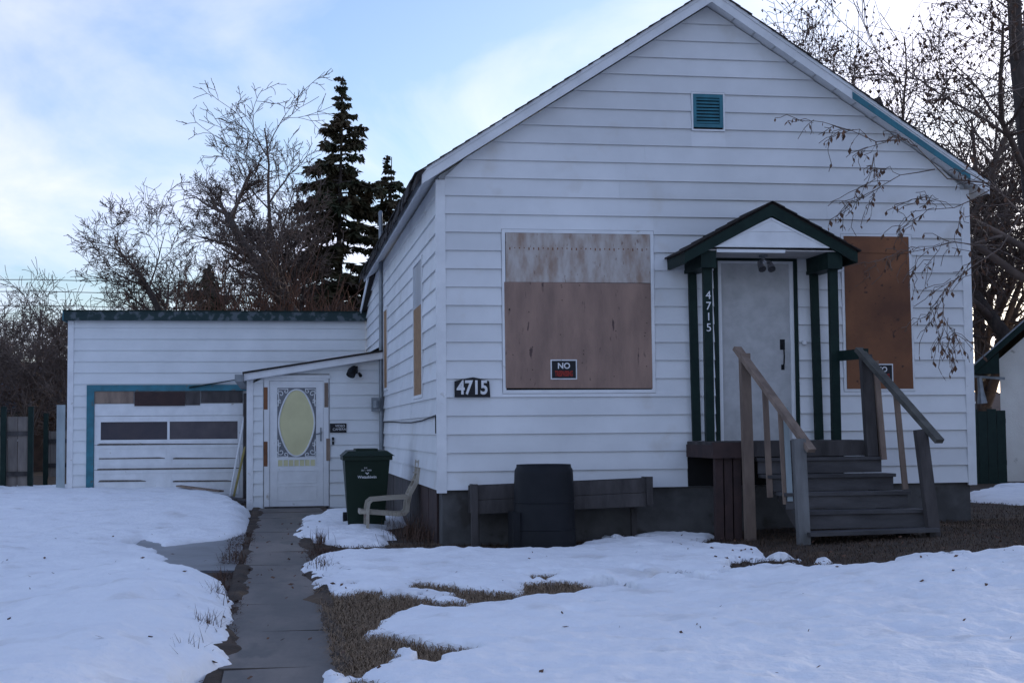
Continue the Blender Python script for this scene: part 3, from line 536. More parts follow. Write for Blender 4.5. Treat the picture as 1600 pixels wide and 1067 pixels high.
arm = [(-.66, -.6), (-.655, -.3), (-.64, -.225), (-.6, -.19), (-.4, -.175), (-.15, -.165)]
seat = [(-.75, -.335), (-.5, -.355), (-.28, -.375), (-.2, -.37), (-.165, -.33), (-.155, -.24), (-.13, -.13), (-.06, -.0), (-.02, .1), (-.005, .29)]
for y_ in (2.05, 2.55):
    rib(arm, .05, .035, y_, 'arm_frame')
    rib(seat, .06, .045, y_+.055 if y_ < 2.3 else y_-.065, 'seat_frame')
for x_, z_ in ((-.74, -.335), (-.1, -.08), (-.01, .25)): MB().box(x_-.012, x_+.012, 2.165, 2.485, z_-.03, z_+.03).build('cross_rail', CREAM, ch)
MB().box(-.675, -.645, 2.1, 2.55, -.43, -.38).build('cross_rail', TANW, ch)
for i in range(4): MB().bar((-.13+i*.03, 2.165, -.14+i*.09), (-.13+i*.03, 2.485, -.14+i*.09), .05, .012).build('back_slat', CREAM, ch)
pq = thing('house_number_plaque', (.36, -.03, 1.02), 'black wooden plaque with white house number 4715 left of the window', 'plaque')
MB().prism([(.165, 1.015), (.56, 1.015), (.55, 1.19), (.47, 1.215), (.37, 1.235), (.25, 1.215), (.165, 1.19)], 'y', -.045, -.024).build('plate', SIGNK, pq)
text('digits', '4715', .21, SIGNW, pq, (.362, -.048, 1.115), .004, .82, bold=.006)
def nosign(cx_, cz, wd, y, label):
    s_ = thing('no_trespassing_sign', (cx_, y, cz), label, 'sign'); h_ = wd*.74
    MB().box(cx_-wd/2, cx_+wd/2, y-.004, y, cz-h_/2, cz+h_/2).build('border', SIGNW, s_)
    MB().box(cx_-wd/2+.014, cx_+wd/2-.014, y-.006, y-.0042, cz-h_/2+.014, cz+h_/2-.014).build('panel', SIGNK, s_)
    text('lettering', 'NO', wd*.3, SIGNW, s_, (cx_, y-.007, cz+h_*.17), .001, bold=.002); text('lettering', 'TRESPASSING', wd*.28, SIGNR, s_, (cx_, y-.007, cz-h_*.22), .001, .40, bold=.003)
nosign(1.39, 1.318, .30, -.036, 'small black no trespassing sign on the wide plywood boarded window')
nosign(5.13, 1.275, .275, -.034, 'no trespassing sign on the brown board partly hidden behind the handrail')

# ------------------------------------------------------------------ side porch
sp = thing('side_porch', (-1.1, 8.1, -.6), 'small white lean-to entry with oval glass storm door', 'porch')
PY = 8.1
def ztop(x): return 1.60+(x+2.26)*.157
wl = MB().prism([(-2.2, -.7), (-.005, -.7), (-.005, ztop(0)-.02), (-2.2, ztop(-2.2)-.02)], 'y', PY+.012, PY+.12).build('wall', CORE, sp)
MB().box(-2.2, -2.08, PY+.12, 12.55, -.7, 1.58).build('wall', SIDG, sp)
def limp(z):
    x = -2.26+(z-1.57)/.157; return (max(-2.13, x), -.035)
siding(wl, (0, PY, 0), (1, 0, 0), (0, -1, 0), .2032, -.58, 13, limp, [(-1.97, -.9, -.8, 1.60)], SIDG)
MB().box(-2.235, -2.131, PY-.03, PY-.001, -.6, 1.585).build('corner_board', WHITE, sp)
MB().prism([(-2.3, ztop(-2.3)-.0), (-.04, ztop(-.04)), (-.04, ztop(-.04)+.03), (-2.3, ztop(-2.3)+.03)], 'y', PY-.2, 12.5).build('roof', SHING, sp)
MB().prism([(-2.28, ztop(-2.28)-.11), (-.04, ztop(-.04)-.11), (-.04, ztop(-.04)-.001), (-2.28, ztop(-2.28)-.001)], 'y', PY-.17, PY-.14).build('fascia', WHITE, sp)
MB().prism([(-2.28, ztop(-2.28)-.115), (-.04, ztop(-.04)-.115), (-.04, ztop(-.04)-.1), (-2.28, ztop(-2.28)-.1)], 'y', PY-.139, PY-.001).build('soffit', WHITE, sp)
MB().box(-2.42, -2.29, PY-.25, 12.4, 1.47, 1.58).build('gutter', METAL, sp)
sn = MB().prism([(-1.45, ztop(-1.45)+.031), (-.3, ztop(-.3)+.031), (-.5, ztop(-.5)+.055), (-1.1, ztop(-1.1)+.05)], 'y', PY-.1, 11.8).build('roof_snow', SNOWM, sp)
d2 = MB().box(-1.868, -1.004, PY-.015, PY+.011, -.55, 1.48).build('door', WHITE, sp); d2['label'] = 'white storm door with scrolled oval glass'
MB().box(-1.955, -1.872, PY-.03, PY+.011, -.58, 1.54).box(-1.0, -.915, PY-.03, PY+.011, -.58, 1.54).box(-1.872, -1.0, PY-.03, PY+.011, 1.484, 1.56).build('door_frame', WHITE, d2)
MB().box(-1.98, -.89, PY-.04, PY-.031, 1.52, 1.575).build('door_head', WHITE, d2)
MB().box(-1.745, -1.12, PY-.0175, PY-.0155, .21, 1.37).build('glass', mat('grey_storm_glass', (.17, .18, .2), (.13, .14, .16), .25, 3), d2)
oc = (-1.432, .80); OA, OB = .275, .54
ov = [(oc[0]+(OA+.012*math.cos(4*t))*math.cos(t), oc[1]+OB*math.sin(t)) for t in [i*math.pi/24 for i in range(48)]]
MB().prism(ov, 'y', PY-.021, PY-.018).build('oval_glass', YELL, d2)
MB().tube([(x, PY-.022, z) for x, z in ov], .014, 6, True).build('oval_moulding', WHITE, d2)
for sx_ in (-1, 1):
    for sz_ in (-1, 1):
        cx_ = oc[0]+sx_*.255; cz = oc[1]+sz_*.47
        mb = MB()
        for (r0, ph, dx_, dz_) in [(.055, 0, 0, 0), (.04, 2, -.08*sx_, .045*sz_), (.035, 4, .02*sx_, -.11*sz_)]:
            mb.tube([(cx_+dx_+sx_*r0*(1-k_/14)*math.cos(ph+k_*.55), PY-.02, cz+dz_+sz_*r0*(1-k_/14)*math.sin(ph+k_*.55)) for k_ in range(12)], .008, 5)
        mb.tube([(cx_+.045*sx_, PY-.02, cz-.2*sz_), (cx_+.03*sx_, PY-.02, cz-.1*sz_), (cx_+.045*sx_, PY-.02, cz+.075*sz_), (cx_-.12*sx_, PY-.02, cz+.08*sz_)], .009, 5)
        mb.build('scroll', WHITE, d2)
MB().box(-1.745, -1.12, PY-.021, PY-.018, .20, .245).build('moulding', WHITE, d2)
for i in range(8): MB().box(-1.745+i*.087, -1.745+i*.087+.014, PY-.023, PY-.018, .10, .2).build('spindle', WHITE, d2)
MB().box(-1.745, -1.12, PY-.0175, PY-.0155, .10, .199).build('glass', YELL, d2)
frame(MB(), -1.75, -1.11, -.18, .03, .012, PY-.021, PY-.0155).build('panel_moulding', WHITE, d2); frame(MB(), -1.75, -1.11, -.46, -.22, .012, PY-.021, PY-.0155).build('panel_moulding', WHITE, d2)
MB().box(-1.055, -1.03, PY-.03, PY-.0155, .5, .72).tube([(-1.04, PY-.03, .63), (-1.04, PY-.05, .63), (-1.12, PY-.05, .61)], .01, 6).build('handle', METAL, d2)
for xa, za, zb in [(-1.962, 1.02, 1.38), (-1.962, .1, .5), (-.985, 1.05, 1.45), (-.955, .18, .54)]: MB().box(xa, xa+.062, PY-.036, PY-.0305, za, zb).build('bare_wood_patch', TANW if xa > -1.5 else BROWN, d2)
MB().box(-1.95, -.92, PY-.12, PY-.001, -.60, -.552).build('threshold', GREYW, sp)
fl = thing('floodlight', (-.5, 8.05, 1.66), 'black security floodlight high on the lean-to wall', 'light')
MB().box(-.51, -.44, 8.05, 8.085, 1.6, 1.72).build('base', BLACK, fl); MB().tube([(-.48, 8.05, 1.66), (-.5, 7.98, 1.67), (-.54, 7.9, 1.63), (-.57, 7.86, 1.56)], [.03, .06, .075, .075], 12).build('lamp_head', BLACK, fl); MB().tube([(-.42, 8.03, 1.6), (-.40, 7.96, 1.56)], [.02, .03], 8).build('sensor', BLACK, fl)
sg = thing('security_sign', (-.76, 8.07, .71), 'small black camera notice beside the storm door', 'sign')
MB().box(-.895, -.625, 8.066, 8.076, .635, .785).build('plate', SIGNK, sg)
text('lettering', 'VIDEO\nCAMERAS', .055, SIGNW, sg, (-.73, 8.0645, .715), .001); MB().lathe((0, 0, 0), [(.001, -.001), (.024, 0), (.024, .002), (.001, .003)], 12).build('emblem', SIGNW, sg).matrix_local = Matrix.Translation((-.095, -.0065, 0)) @ Matrix.Rotation(math.pi/2, 4, 'X')
db = thing('doorbell', (-.845, 8.07, .5), 'narrow black doorbell below the camera notice', 'doorbell')
MB().box(-.862, -.828, 8.055, 8.076, .44, .56).build('housing', BLACK, db); MB().lathe((-.845, 8.053, .5), [(.004, -.01), (.009, 0), (.004, .01)], 8).build('button', SIGNW, db)
vc = thing('wall_vent', (-.39, 8.07, 1.08), 'round grey vent cap on the lean-to wall', 'vent'); MB().lathe((0, 0, 0), [(.03, 0), (.05, .01), (.05, .03), (.02, .045)], 14).build('cap', METAL, vc).rotation_euler = (math.pi/2, 0, 0)

# ------------------------------------------------------------------ garage
ga = thing('garage', (-2.8, 12.6, -.6), 'flat roofed white garage with a peeling teal framed overhead door', 'garage')
GY = 12.6
gw = MB().box(-5.6, -.01, GY+.013, GY+.15, -.65, 2.85).build('wall', CORE, ga)
siding(gw, (0, GY, 0), (1, 0, 0), (0, -1, 0), .214, -.55, 17, lambda z: (-5.545, -.01), [(-5.3, -2.3, -.9, 1.57)], SIDG, zmax=2.8)
MB().box(-5.6, -5.47, GY+.15, 19, -.65, 2.8).box(-5.47, 0, 18.9, 19, -.65, 2.8).build('wall', SIDG, ga)
MB().box(-5.655, -5.546, GY-.03, GY-.001, -.6, 2.79).build('corner_board', WHITE, ga)
MB().box(-5.70, -.02, GY-.12, 19.2, 2.80, 2.86).build('roof', SHING, ga)
MB().box(-5.72, -.02, GY-.15, GY-.121, 2.79, 2.965).build('fascia', FASC, ga); MB().box(-5.74, -.02, GY-.165, GY-.12, 2.966, 2.985).build('roof_edge', GREEN, ga); MB().box(-5.74, -5.721, GY-.15, 19, 2.79, 2.965).build('fascia', TEAL, ga)
MB().box(-5.30, -5.165, GY-.03, GY+.012, -.6, 1.57).box(-5.165, -2.25, GY-.03, GY+.012, 1.455, 1.57).build('door_trim', TEAL, ga)
gd = MB().box(-5.16, -2.38, GY+.02, GY+.05, -.6, 1.45).build('garage_door', DARK, ga); gd['label'] = 'white sectional overhead door with two dark window strips'
for k_, (z0, z1) in enumerate([(.985, 1.21), (.44, .975), (-.03, .43), (-.6, -.04)]):
    if k_ == 1:
        MB().box(-5.155, -2.39, GY-.005, GY+.019, .44, .53).box(-5.155, -2.39, GY-.005, GY+.019, .87, .975).box(-5.155, -5.04, GY-.005, GY+.019, .53, .87).box(-3.81, -3.765, GY-.005, GY+.019, .53, .87).box(-2.49, -2.39, GY-.005, GY+.019, .53, .87).build('door_section', WHITE, gd)
        MB().box(-5.04, -3.81, GY+.008, GY+.014, .53, .87).build('pane', mat('dusty_glass', (.035, .035, .05), (.06, .05, .06), .25, 2), gd); MB().box(-3.765, -2.49, GY+.008, GY+.014, .53, .87).build('pane', mat('dusty_glass_b', (.10, .085, .09), (.07, .06, .07), .4, 3), gd)
    else:
        MB().box(-5.155, -2.39, GY-.005, GY+.019, z0, z1).build('door_section', WHITE, gd)
        if k_ > 1:
            for a, b_ in ((-5.08, -3.83), (-3.74, -2.46)): frame(MB(), a, b_, z0+.07, z1-.05, .014, GY-.016, GY-.0052).build('panel_moulding', WHITE, gd)
            MB().box(-3.795, -3.775, GY-.01, GY-.0052, z0, z1).build('stile', WHITE, gd)
PEEL = mat('peeled_wood', (.07, .06, .055), (.16, .14, .12), .9, 20)
for xa, xb, z in [(-5.08, -3.85, .17), (-3.7, -2.5, .155), (-5.08, -4.2, -.26), (-3.7, -2.6, -.28), (-5.1, -2.45, .43), (-5.1, -2.45, -.035)]:
    MB().hexa([(xa, GY-.018, z), (xb, GY-.018, z), (xb, GY-.006, z), (xa, GY-.006, z), (xa+.05, GY-.018, z+rnd.uniform(.012, .04)), (xb-.1, GY-.018, z+rnd.uniform(.008, .03)), (xb, GY-.006, z+.01), (xa, GY-.006, z+.02)]).build('peeled_strip', PEEL, gd)
for xa, xb, m, dz in [(-5.15, -4.44, TANW, 0), (-3.18, -2.4, GREYW, .0)]: MB().box(xa, xb, GY-.012, GY+.018, 1.225, 1.45).build('plank', m, gd)
MB().box(-4.42, -3.48, GY-.03, GY-.0, 1.17, 1.44).build('plank', REDW, gd); MB().box(-3.475, -3.2, GY-.022, GY-.0, 1.18, 1.44).build('plank', GREYW, gd)
MB().hexa([(-3.4, GY-.08, 1.50), (-2.5, GY-.10, 1.66), (-2.5, GY-.05, 1.66), (-3.4, GY-.04, 1.50), (-3.4, GY-.08, 1.53), (-2.5, GY-.10, 1.675), (-2.5, GY-.05, 1.675), (-3.4, GY-.04, 1.53)]).build('loose_drip_edge', GREEN, ga)
lb = MB().box(-5.84, -5.685, GY-.06, GY-.03, -.62, 1.2).build('leaning_board', BLUEB); tag(lb, 'pale blue weathered board standing at the garage corner', 'board')
for i, (xa, xb, m, lab) in enumerate([(-2.62, -2.36, WHITE, 'white pole leaning on the porch corner'), (-2.55, -2.31, YPOLE, 'yellow stick leaning beside the garage door')]):
    tag(MB().tube([(xa, 12.2+i*.05, -.56), (xb, 12.45, .95-i*.4)], .022, 8).build('leaning_pole', m), lab, 'pole')
tag(MB().box(-2.375, -2.30, 12.40, 12.5, -.6, 1.40).build('leaning_plank', GREYW), 'grey plank standing upright between garage door and porch', 'plank')
tag(MB().bar((-3.55, 11.9, -.33), (-2.75, 11.4, -.42), .16, .03).build('scrap_plank', TANW), 'scrap plank lying on the snow before the garage door', 'plank')
tag(MB().bar((-2.6, 10.6, -.5), (-2.25, 9.8, -.55), .14, .04).build('scrap_plank', GREYW), 'short grey plank lying at the end of the snow heap', 'plank')

# ------------------------------------------------------------------ left yard
def fence_run(name, x0, x1, y0, y1, nb, zb, zt, m, lab, posts):
    f = thing(name, ((x0+x1)/2, (y0+y1)/2, zb), lab, 'fence')
    for i in range(nb):
        a, b_ = i/nb, (i+.94)/nb; dz = rnd.uniform(-.03, .02)
        MB().hexa([(x0+(x1-x0)*a, y0+(y1-y0)*a, zb), (x0+(x1-x0)*b_, y0+(y1-y0)*b_, zb), (x0+(x1-x0)*b_, y0+(y1-y0)*b_+.02, zb), (x0+(x1-x0)*a, y0+(y1-y0)*a+.02, zb),
                   (x0+(x1-x0)*a, y0+(y1-y0)*a, zt+dz), (x0+(x1-x0)*b_, y0+(y1-y0)*b_, zt+dz), (x0+(x1-x0)*b_, y0+(y1-y0)*b_+.02, zt+dz), (x0+(x1-x0)*a, y0+(y1-y0)*a+.02, zt+dz)]).build('board', m, f)
    for t in (.25, .78):
        z = zb+(zt-zb)*t; MB().bar((x0, y0-.03, z), (x1, y1-.03, z), .04, .09).build('rail', GREYW, f)
    for px, py, h_ in posts: MB().box(px-.05, px+.05, py-.1, py, zb-.2, h_).build('post', GREEN, f)
    return f
fence_run('wooden_fence', -9.6, -6.62, 13.6, 14.2, 16, -.5, 1.0, FENCEW, 'whitewashed board fence with dark green posts left of the garage', [(-7.06, 14.1, 1.2), (-6.56, 14.2, 1.2)])
fence_run('wooden_fence', -6.9, -6.3, 18, 18.2, 4, -.3, .72, FENCEW, 'lower pale fence section further back beside the garage', [(-6.83, 17.95, 1.12)])
def far_house(name, x0, x1, y0, y1, zw, zr_, wm, label, rm=ROOFG):
    h_ = thing(name, ((x0+x1)/2, y0, -.6), label, 'house')
    MB().box(x0, x1, y0, y1, -.8, zw).build('wall', wm, h_)
    ym = (y0+y1)/2; MB().prism([(y0-.5, zw-.05), (y1+.5, zw-.05), (ym, zr_)], 'x', x0-.4, x1+.4).build('roof', rm, h_)
    for k_ in range(2):
        xa = x0+(x1-x0)*(.25+.4*k_); f = MB().box(xa, xa+1.1, y0-.04, y0+.02, .5, 1.4).build('window', GLASS, h_); frame(MB(), xa-.08, xa+1.18, .42, 1.48, .08, y0-.08, y0-.041).build('frame', WHITE, f)
    return h_
far_house('far_house', -18, -7.6, 36, 44, 1.45, 3.3, BRWALL, 'low brown house with grey roof behind the left fence')
far_house('far_house', 14.5, 24, 30, 38, .9, 1.9, BRWALL, 'brown house seen in the gap right of the white house', BRWALL)
for k_, z_ in enumerate((7.2, 6.7, 6.1, 5.0)):
    tag(MB().tube([(-60+i*8, 48, z_-.25*math.sin(math.pi*((i*8) % 48)/48)) for i in range(16)], .02, 4).build('power_line', WIRE), ['topmost', 'second', 'third', 'lowest'][k_]+' of the overhead wires crossing behind the left trees', 'wire')
# ------------------------------------------------------------------ right neighbour
nh = thing('neighbour_house', (0, 0, 0), 'cream stucco house with dark green eaves at the right edge', 'house')
MB().prism([(.5, -.8), (7.9, -.8), (7.9, 1.98), (4.2, 5.2), (.5, 1.98)], 'y', .45, 8).build('wall', STUC, nh)
MB().prism([(0, 1.70), (4.2, 5.40), (8.4, 1.7), (8.4, 1.84), (4.2, 5.54), (0, 1.84)], 'y', .03, 8.4).build('roof', SHING, nh)
MB().prism([(-.02, 1.66), (4.2, 5.38), (4.2, 5.53), (-.02, 1.81)], 'y', 0, .029).build('fascia', GREEN, nh); MB().prism([(-.02, 1.80), (4.2, 5.52), (4.2, 5.56), (-.02, 1.84)], 'y', -.02, -.001).build('drip_edge', METAL, nh)
MB().prism([(0, 1.68), (.5, 1.68), (.5, 2.1)], 'y', .04, .44).build('soffit', GREEN, nh)
MB().tube([(.12, .2, 1.62), (.14, .2, 1.35), (.16, .22, 1.1)], [.05, .06, .1], 10).build('downspout', METAL, nh); MB().bar((-.03, .2, 1.64), (.6, .2, 1.58), .05, .05).build('gutter', METAL, nh)
nh.location = (11.84, 11, 0); nh.rotation_euler = (0, 0, -math.radians(28))
gf = thing('green_fence', (11.8, 10.2, -.45), 'dark green board fence between the white house and the stucco house', 'fence')
for i in range(7): MB().box(10.75+i*.192, 10.75+i*.192+.18, 10.2, 10.225, -.5, .96+rnd.uniform(-.03, .03)).build('board', GREEN, gf)
for z_ in (-.1, .7): MB().box(10.75, 12.1, 10.226, 10.27, z_, z_+.09).build('rail', GREEN, gf)

# ------------------------------------------------------------------ trees
def tubes(lines, n):
    """lines: list of (pts Nx3, rad N) all with equal N -> verts, quads"""
    P_ = np.array([l[0] for l in lines], dtype=np.float32); R0 = np.array([l[1] for l in lines], dtype=np.float32)
    T = np.gradient(P_, axis=1); T /= np.linalg.norm(T, axis=2, keepdims=True)+1e-9
    ref = np.where(np.abs(T[..., 2:3]) < .8, np.array([0, 0, 1.]), np.array([1., 0, 0])); A = np.cross(T, ref); A /= np.linalg.norm(A, axis=2, keepdims=True)+1e-9; B = np.cross(T, A)
    an = np.arange(n)*2*np.pi/n
    ring = P_[:, :, None, :]+R0[:, :, None, None]*(A[:, :, None, :]*np.cos(an)[None, None, :, None]+B[:, :, None, :]*np.sin(an)[None, None, :, None])
    L_, M_ = P_.shape[:2]; V = ring.reshape(-1, 3)
    l, i, j = np.meshgrid(np.arange(L_), np.arange(M_-1), np.arange(n), indexing='ij'); b0 = l*M_*n
    F = np.stack([b0+i*n+j, b0+i*n+(j+1) % n, b0+(i+1)*n+(j+1) % n, b0+(i+1)*n+j], -1).reshape(-1, 4)
    return V, F
def bare_tree(name, label, base, height, seed, lean=(0, 0), r0=.16, spread=.75, levels=4, kids=(7, 6, 5, 4), fork=.35, minr=.007, leaves=0, twig=TWIG, droop=0., group='bare trees', trunk_pts=None, lenf=.55, bl=1.):
    rg = random.Random(seed); big = []; small = []; tips = []
    def path(p, d, L, r, n, wob, upb):
        pts = [p.copy()]; d = d.normalized()
        for i in range(n-1):
            d = (d+Vector((rg.gauss(0, wob), rg.gauss(0, wob), rg.gauss(0, wob)+upb))).normalized(); pts.append(pts[-1]+d*(L/(n-1)))
        return pts
    def branch(p, d, L, r, lv):
        n = 8 if lv < 2 else 5
        pts = path(p, d, L, r, n, .055+.022*lv, (.05 if lv < 3 else .03)-droop*lv)
        rad = [max(minr, r*(1-.72*i/(n-1))) for i in range(n)]
        (big if lv < 2 else small).append((pts, rad))
        if lv >= levels: tips.append(pts); return
        nk = kids[min(lv, len(kids)-1)]
        for k in range(nk):
            t = rg.uniform(.25 if lv else fork, 1.0); i = min(n-2, int(t*(n-1))); q = pts[i].lerp(pts[i+1], t*(n-1)-i)
            dd = (pts[i+1]-pts[i]).normalized(); ax = dd.orthogonal(); ax.rotate(Matrix.Rotation(rg.uniform(0, 6.28), 3, dd))
            ang = rg.uniform(.35, spread+.25); nd = dd*math.cos(ang)+ax*math.sin(ang); nd.z += .12*(1-lv*.3)
            branch(q, nd, L*rg.uniform(lenf-.15, lenf+.2)*(1.15-.45*t if lv == 0 else 1), max(minr, rad[i]*rg.uniform(.45, .7)), lv+1)
    o = thing(name, base, label, 'tree', group); b = Vector(base)
    if trunk_pts:
        n = len(trunk_pts); P_ = [Vector(p) for p in trunk_pts]; rad = [r0*(1-.6*i/(n-1)) for i in range(n)]
        MB().tube(P_, rad, 8).build('trunk', BARK, o, True)
        for k in range(kids[0]):
            t = rg.uniform(fork, 1); i = min(n-2, int(t*(n-1))); q = P_[i].lerp(P_[i+1], t*(n-1)-i); a = rg.uniform(0, 6.28); dd = (P_[i+1]-P_[i]).normalized()
            ax = dd.orthogonal(); ax.rotate(Matrix.Rotation(a, 3, dd)); ang = rg.uniform(.5, 1.1); branch(q, dd*math.cos(ang)+ax*math.sin(ang), height*rg.uniform(.3, .5), rad[i]*rg.uniform(.35, .6), 1)
    else:
        tp = path(b, Vector((lean[0], lean[1], 1)), height*.62, r0, 9, .028, .03); rad = [r0*(1-.6*i/8) for i in range(9)]
        MB().tube(tp, rad, 8).build('trunk', BARK, o, True)
        for k in range(kids[0]):
            t = rg.uniform(fork, 1); i = min(7, int(t*8)); q = tp[i].lerp(tp[i+1], t*8-i); dd = (tp[i+1]-tp[i]).normalized(); ax = dd.orthogonal(); ax.rotate(Matrix.Rotation(rg.uniform(0, 6.28), 3, dd))
            ang = rg.uniform(.3, spread); branch(q, dd*math.cos(ang)+ax*math.sin(ang), bl*height*rg.uniform(.32, .52)*(1.2-.4*t), rad[i]*rg.uniform(.45, .7), 1)
        branch(tp[-1], tp[-1]-tp[-2], height*.36, rad[-1], 1)
    Vs = []; Fs = []; off = 0
    for grp, n in ((big, 6), (small, 3)):
        for sz in (8, 5):
            g_ = [l for l in grp if len(l[0]) == sz]
            if g_:
                V, F = tubes(g_, n); Vs.append(V); Fs.append(F+off); off += len(V)
    crown = npmesh('crown', np.vstack(Vs), np.vstack(Fs), twig, o)
    if leaves:
        tp_ = [rg.choice(tips) for _ in range(leaves)]; LV = []; 
        for t in tp_:
            q = t[rg.randrange(1, 5)]; s_ = rg.uniform(.5, 1)*leaf_size; a = rg.uniform(0, 6.28); u = Vector((math.cos(a), math.sin(a), rg.uniform(-.4, .4)))*s_*.45; v = Vector((rg.gauss(0, .3), rg.gauss(0, .3), -1))*s_
            q = Vector(q); LV += [q, q+v*.5+u, q+v, q+v*.5-u]
        k = np.arange(leaves)*4; npmesh('leaves', np.array([tuple(v) for v in LV]), np.stack([k, k+1, k+2, k+3], 1), LEAF, o)
    return o
leaf_size = .075
bare_tree('bare_tree', 'wide spreading bare tree leaning left behind the middle of the garage roof', (-.6, 20, -.6), 3.0, 11, r0=.2, levels=5, kids=(14, 6, 4, 4, 3), fork=.42, minr=.006, trunk_pts=[(-.6, 20, -.6), (-.8, 20, 1.6), (-1.08, 20, 3.2), (-1.65, 20, 4.0), (-2.2, 20, 4.7), (-2.65, 20, 5.4), (-2.95, 20, 6.0)])
bare_tree('bare_tree', 'tall slender bare tree left of the big spruce', (-1.15, 23, -.6), 9.6, 5, lean=(-.02, 0), r0=.17, spread=.6, levels=5, kids=(26, 6, 5, 3, 3), fork=.42, lenf=.5, bl=.45, minr=.008)
bare_tree('bare_tree', 'bushy bare tree behind the left end of the garage roof', (-4.3, 26, -.6), 3.8, 21, r0=.17, levels=5, kids=(13, 6, 4, 4, 3), fork=.35, minr=.007, trunk_pts=[(-4.1, 26, -.6), (-4.2, 26, 1.2), (-4.4, 26, 2.6), (-4.8, 26, 3.7), (-5.2, 26, 4.5), (-5.6, 26, 5.2)])
bare_tree('bare_tree', 'bare tree rising behind the whitewashed fence', (-8.2, 24, -.6), 4.7, 31, r0=.12, spread=.9, kids=(14, 7, 6, 4), fork=.25)
bare_tree('bare_tree', 'thin bare tree beside the left corner of the garage', (-6.7, 21, -.6), 3.7, 33, lean=(.05, 0), r0=.09, spread=.8, kids=(8, 6, 5, 4), fork=.25)
bare_tree('bare_tree', 'bare tree at the far left edge of the picture', (-10.3, 30, -.6), 5.2, 36, lean=(.03, 0), r0=.15, spread=.9, kids=(10, 7, 5, 4), fork=.3)
bare_tree('bare_tree', 'low bare tree in front of the dark conifer', (-5.8, 31, -.6), 5.2, 38, lean=(-.1, 0), r0=.14, spread=.95, kids=(10, 6, 5, 4), fork=.3)
for k_, (x, y, h_) in enumerate([(-7.3, 33, 4.0), (-9.2, 37, 4.4), (-3.2, 32, 4.6), (-2.2, 36, 4.8), (-11.5, 34, 4.6), (-5.0, 36, 4.6), (-.2, 33, 4.8)]):
    bare_tree('bare_tree', ['third', 'second', 'fifth', 'sixth', 'first', 'fourth', 'seventh'][k_]+' tree from the left in the far brown row behind the garage', (x, y, -.6), h_, 80+k_, lean=(rnd.uniform(-.1, .1), 0), r0=.13, spread=1.0, kids=(11, 7, 5, 4), fork=.22, minr=.010, twig=TWIGR if k_ % 2 else TWIG, group='far row of bare trees')
rg = random.Random(4)
for k_, (x, y, h_, lab) in enumerate([(-2.0, 19, 5.2, 'reddish brush thicket left of the slender bare tree'), (-.7, 20, 4.6, 'reddish brush thicket at the foot of the spruce'), (-2.9, 22, 5, 'reddish brush under the spreading bare tree'), (.3, 21, 4.6, 'brown brush thicket right of the spruce trunk')]):
    o = thing('brush', (x, y, -.6), lab, 'shrub', 'brush behind the garage'); L_ = []
    for s_ in range(70):
        p = Vector((x+rg.gauss(0, .55), y+rg.gauss(0, .5), -.6)); d = Vector((rg.gauss(0, .16), rg.gauss(0, .16), 1)); hh = h_*rg.uniform(.6, 1.05); pts = [p]
        for i in range(4): d = (d+Vector((rg.gauss(0, .1), rg.gauss(0, .1), 0))).normalized(); pts.append(pts[-1]+d*hh/4)
        L_.append((pts, [.022, .018, .014, .011, .008]))
        for t in range(9):
            i = rg.randrange(1, 4); q = pts[i].lerp(pts[i+1], rg.random()); d2_ = Vector((rg.gauss(0, .5), rg.gauss(0, .5), 1)).normalized(); tl = rg.uniform(.4, 1.0)
            L_.append(([q+d2_*tl*f_+Vector((0, 0, .05*f_)) for f_ in (0, .25, .5, .75, 1)], [.01, .009, .008, .008, .007]))
    V, F = tubes(L_, 3); npmesh('stems', V, F, TWIGR, o)
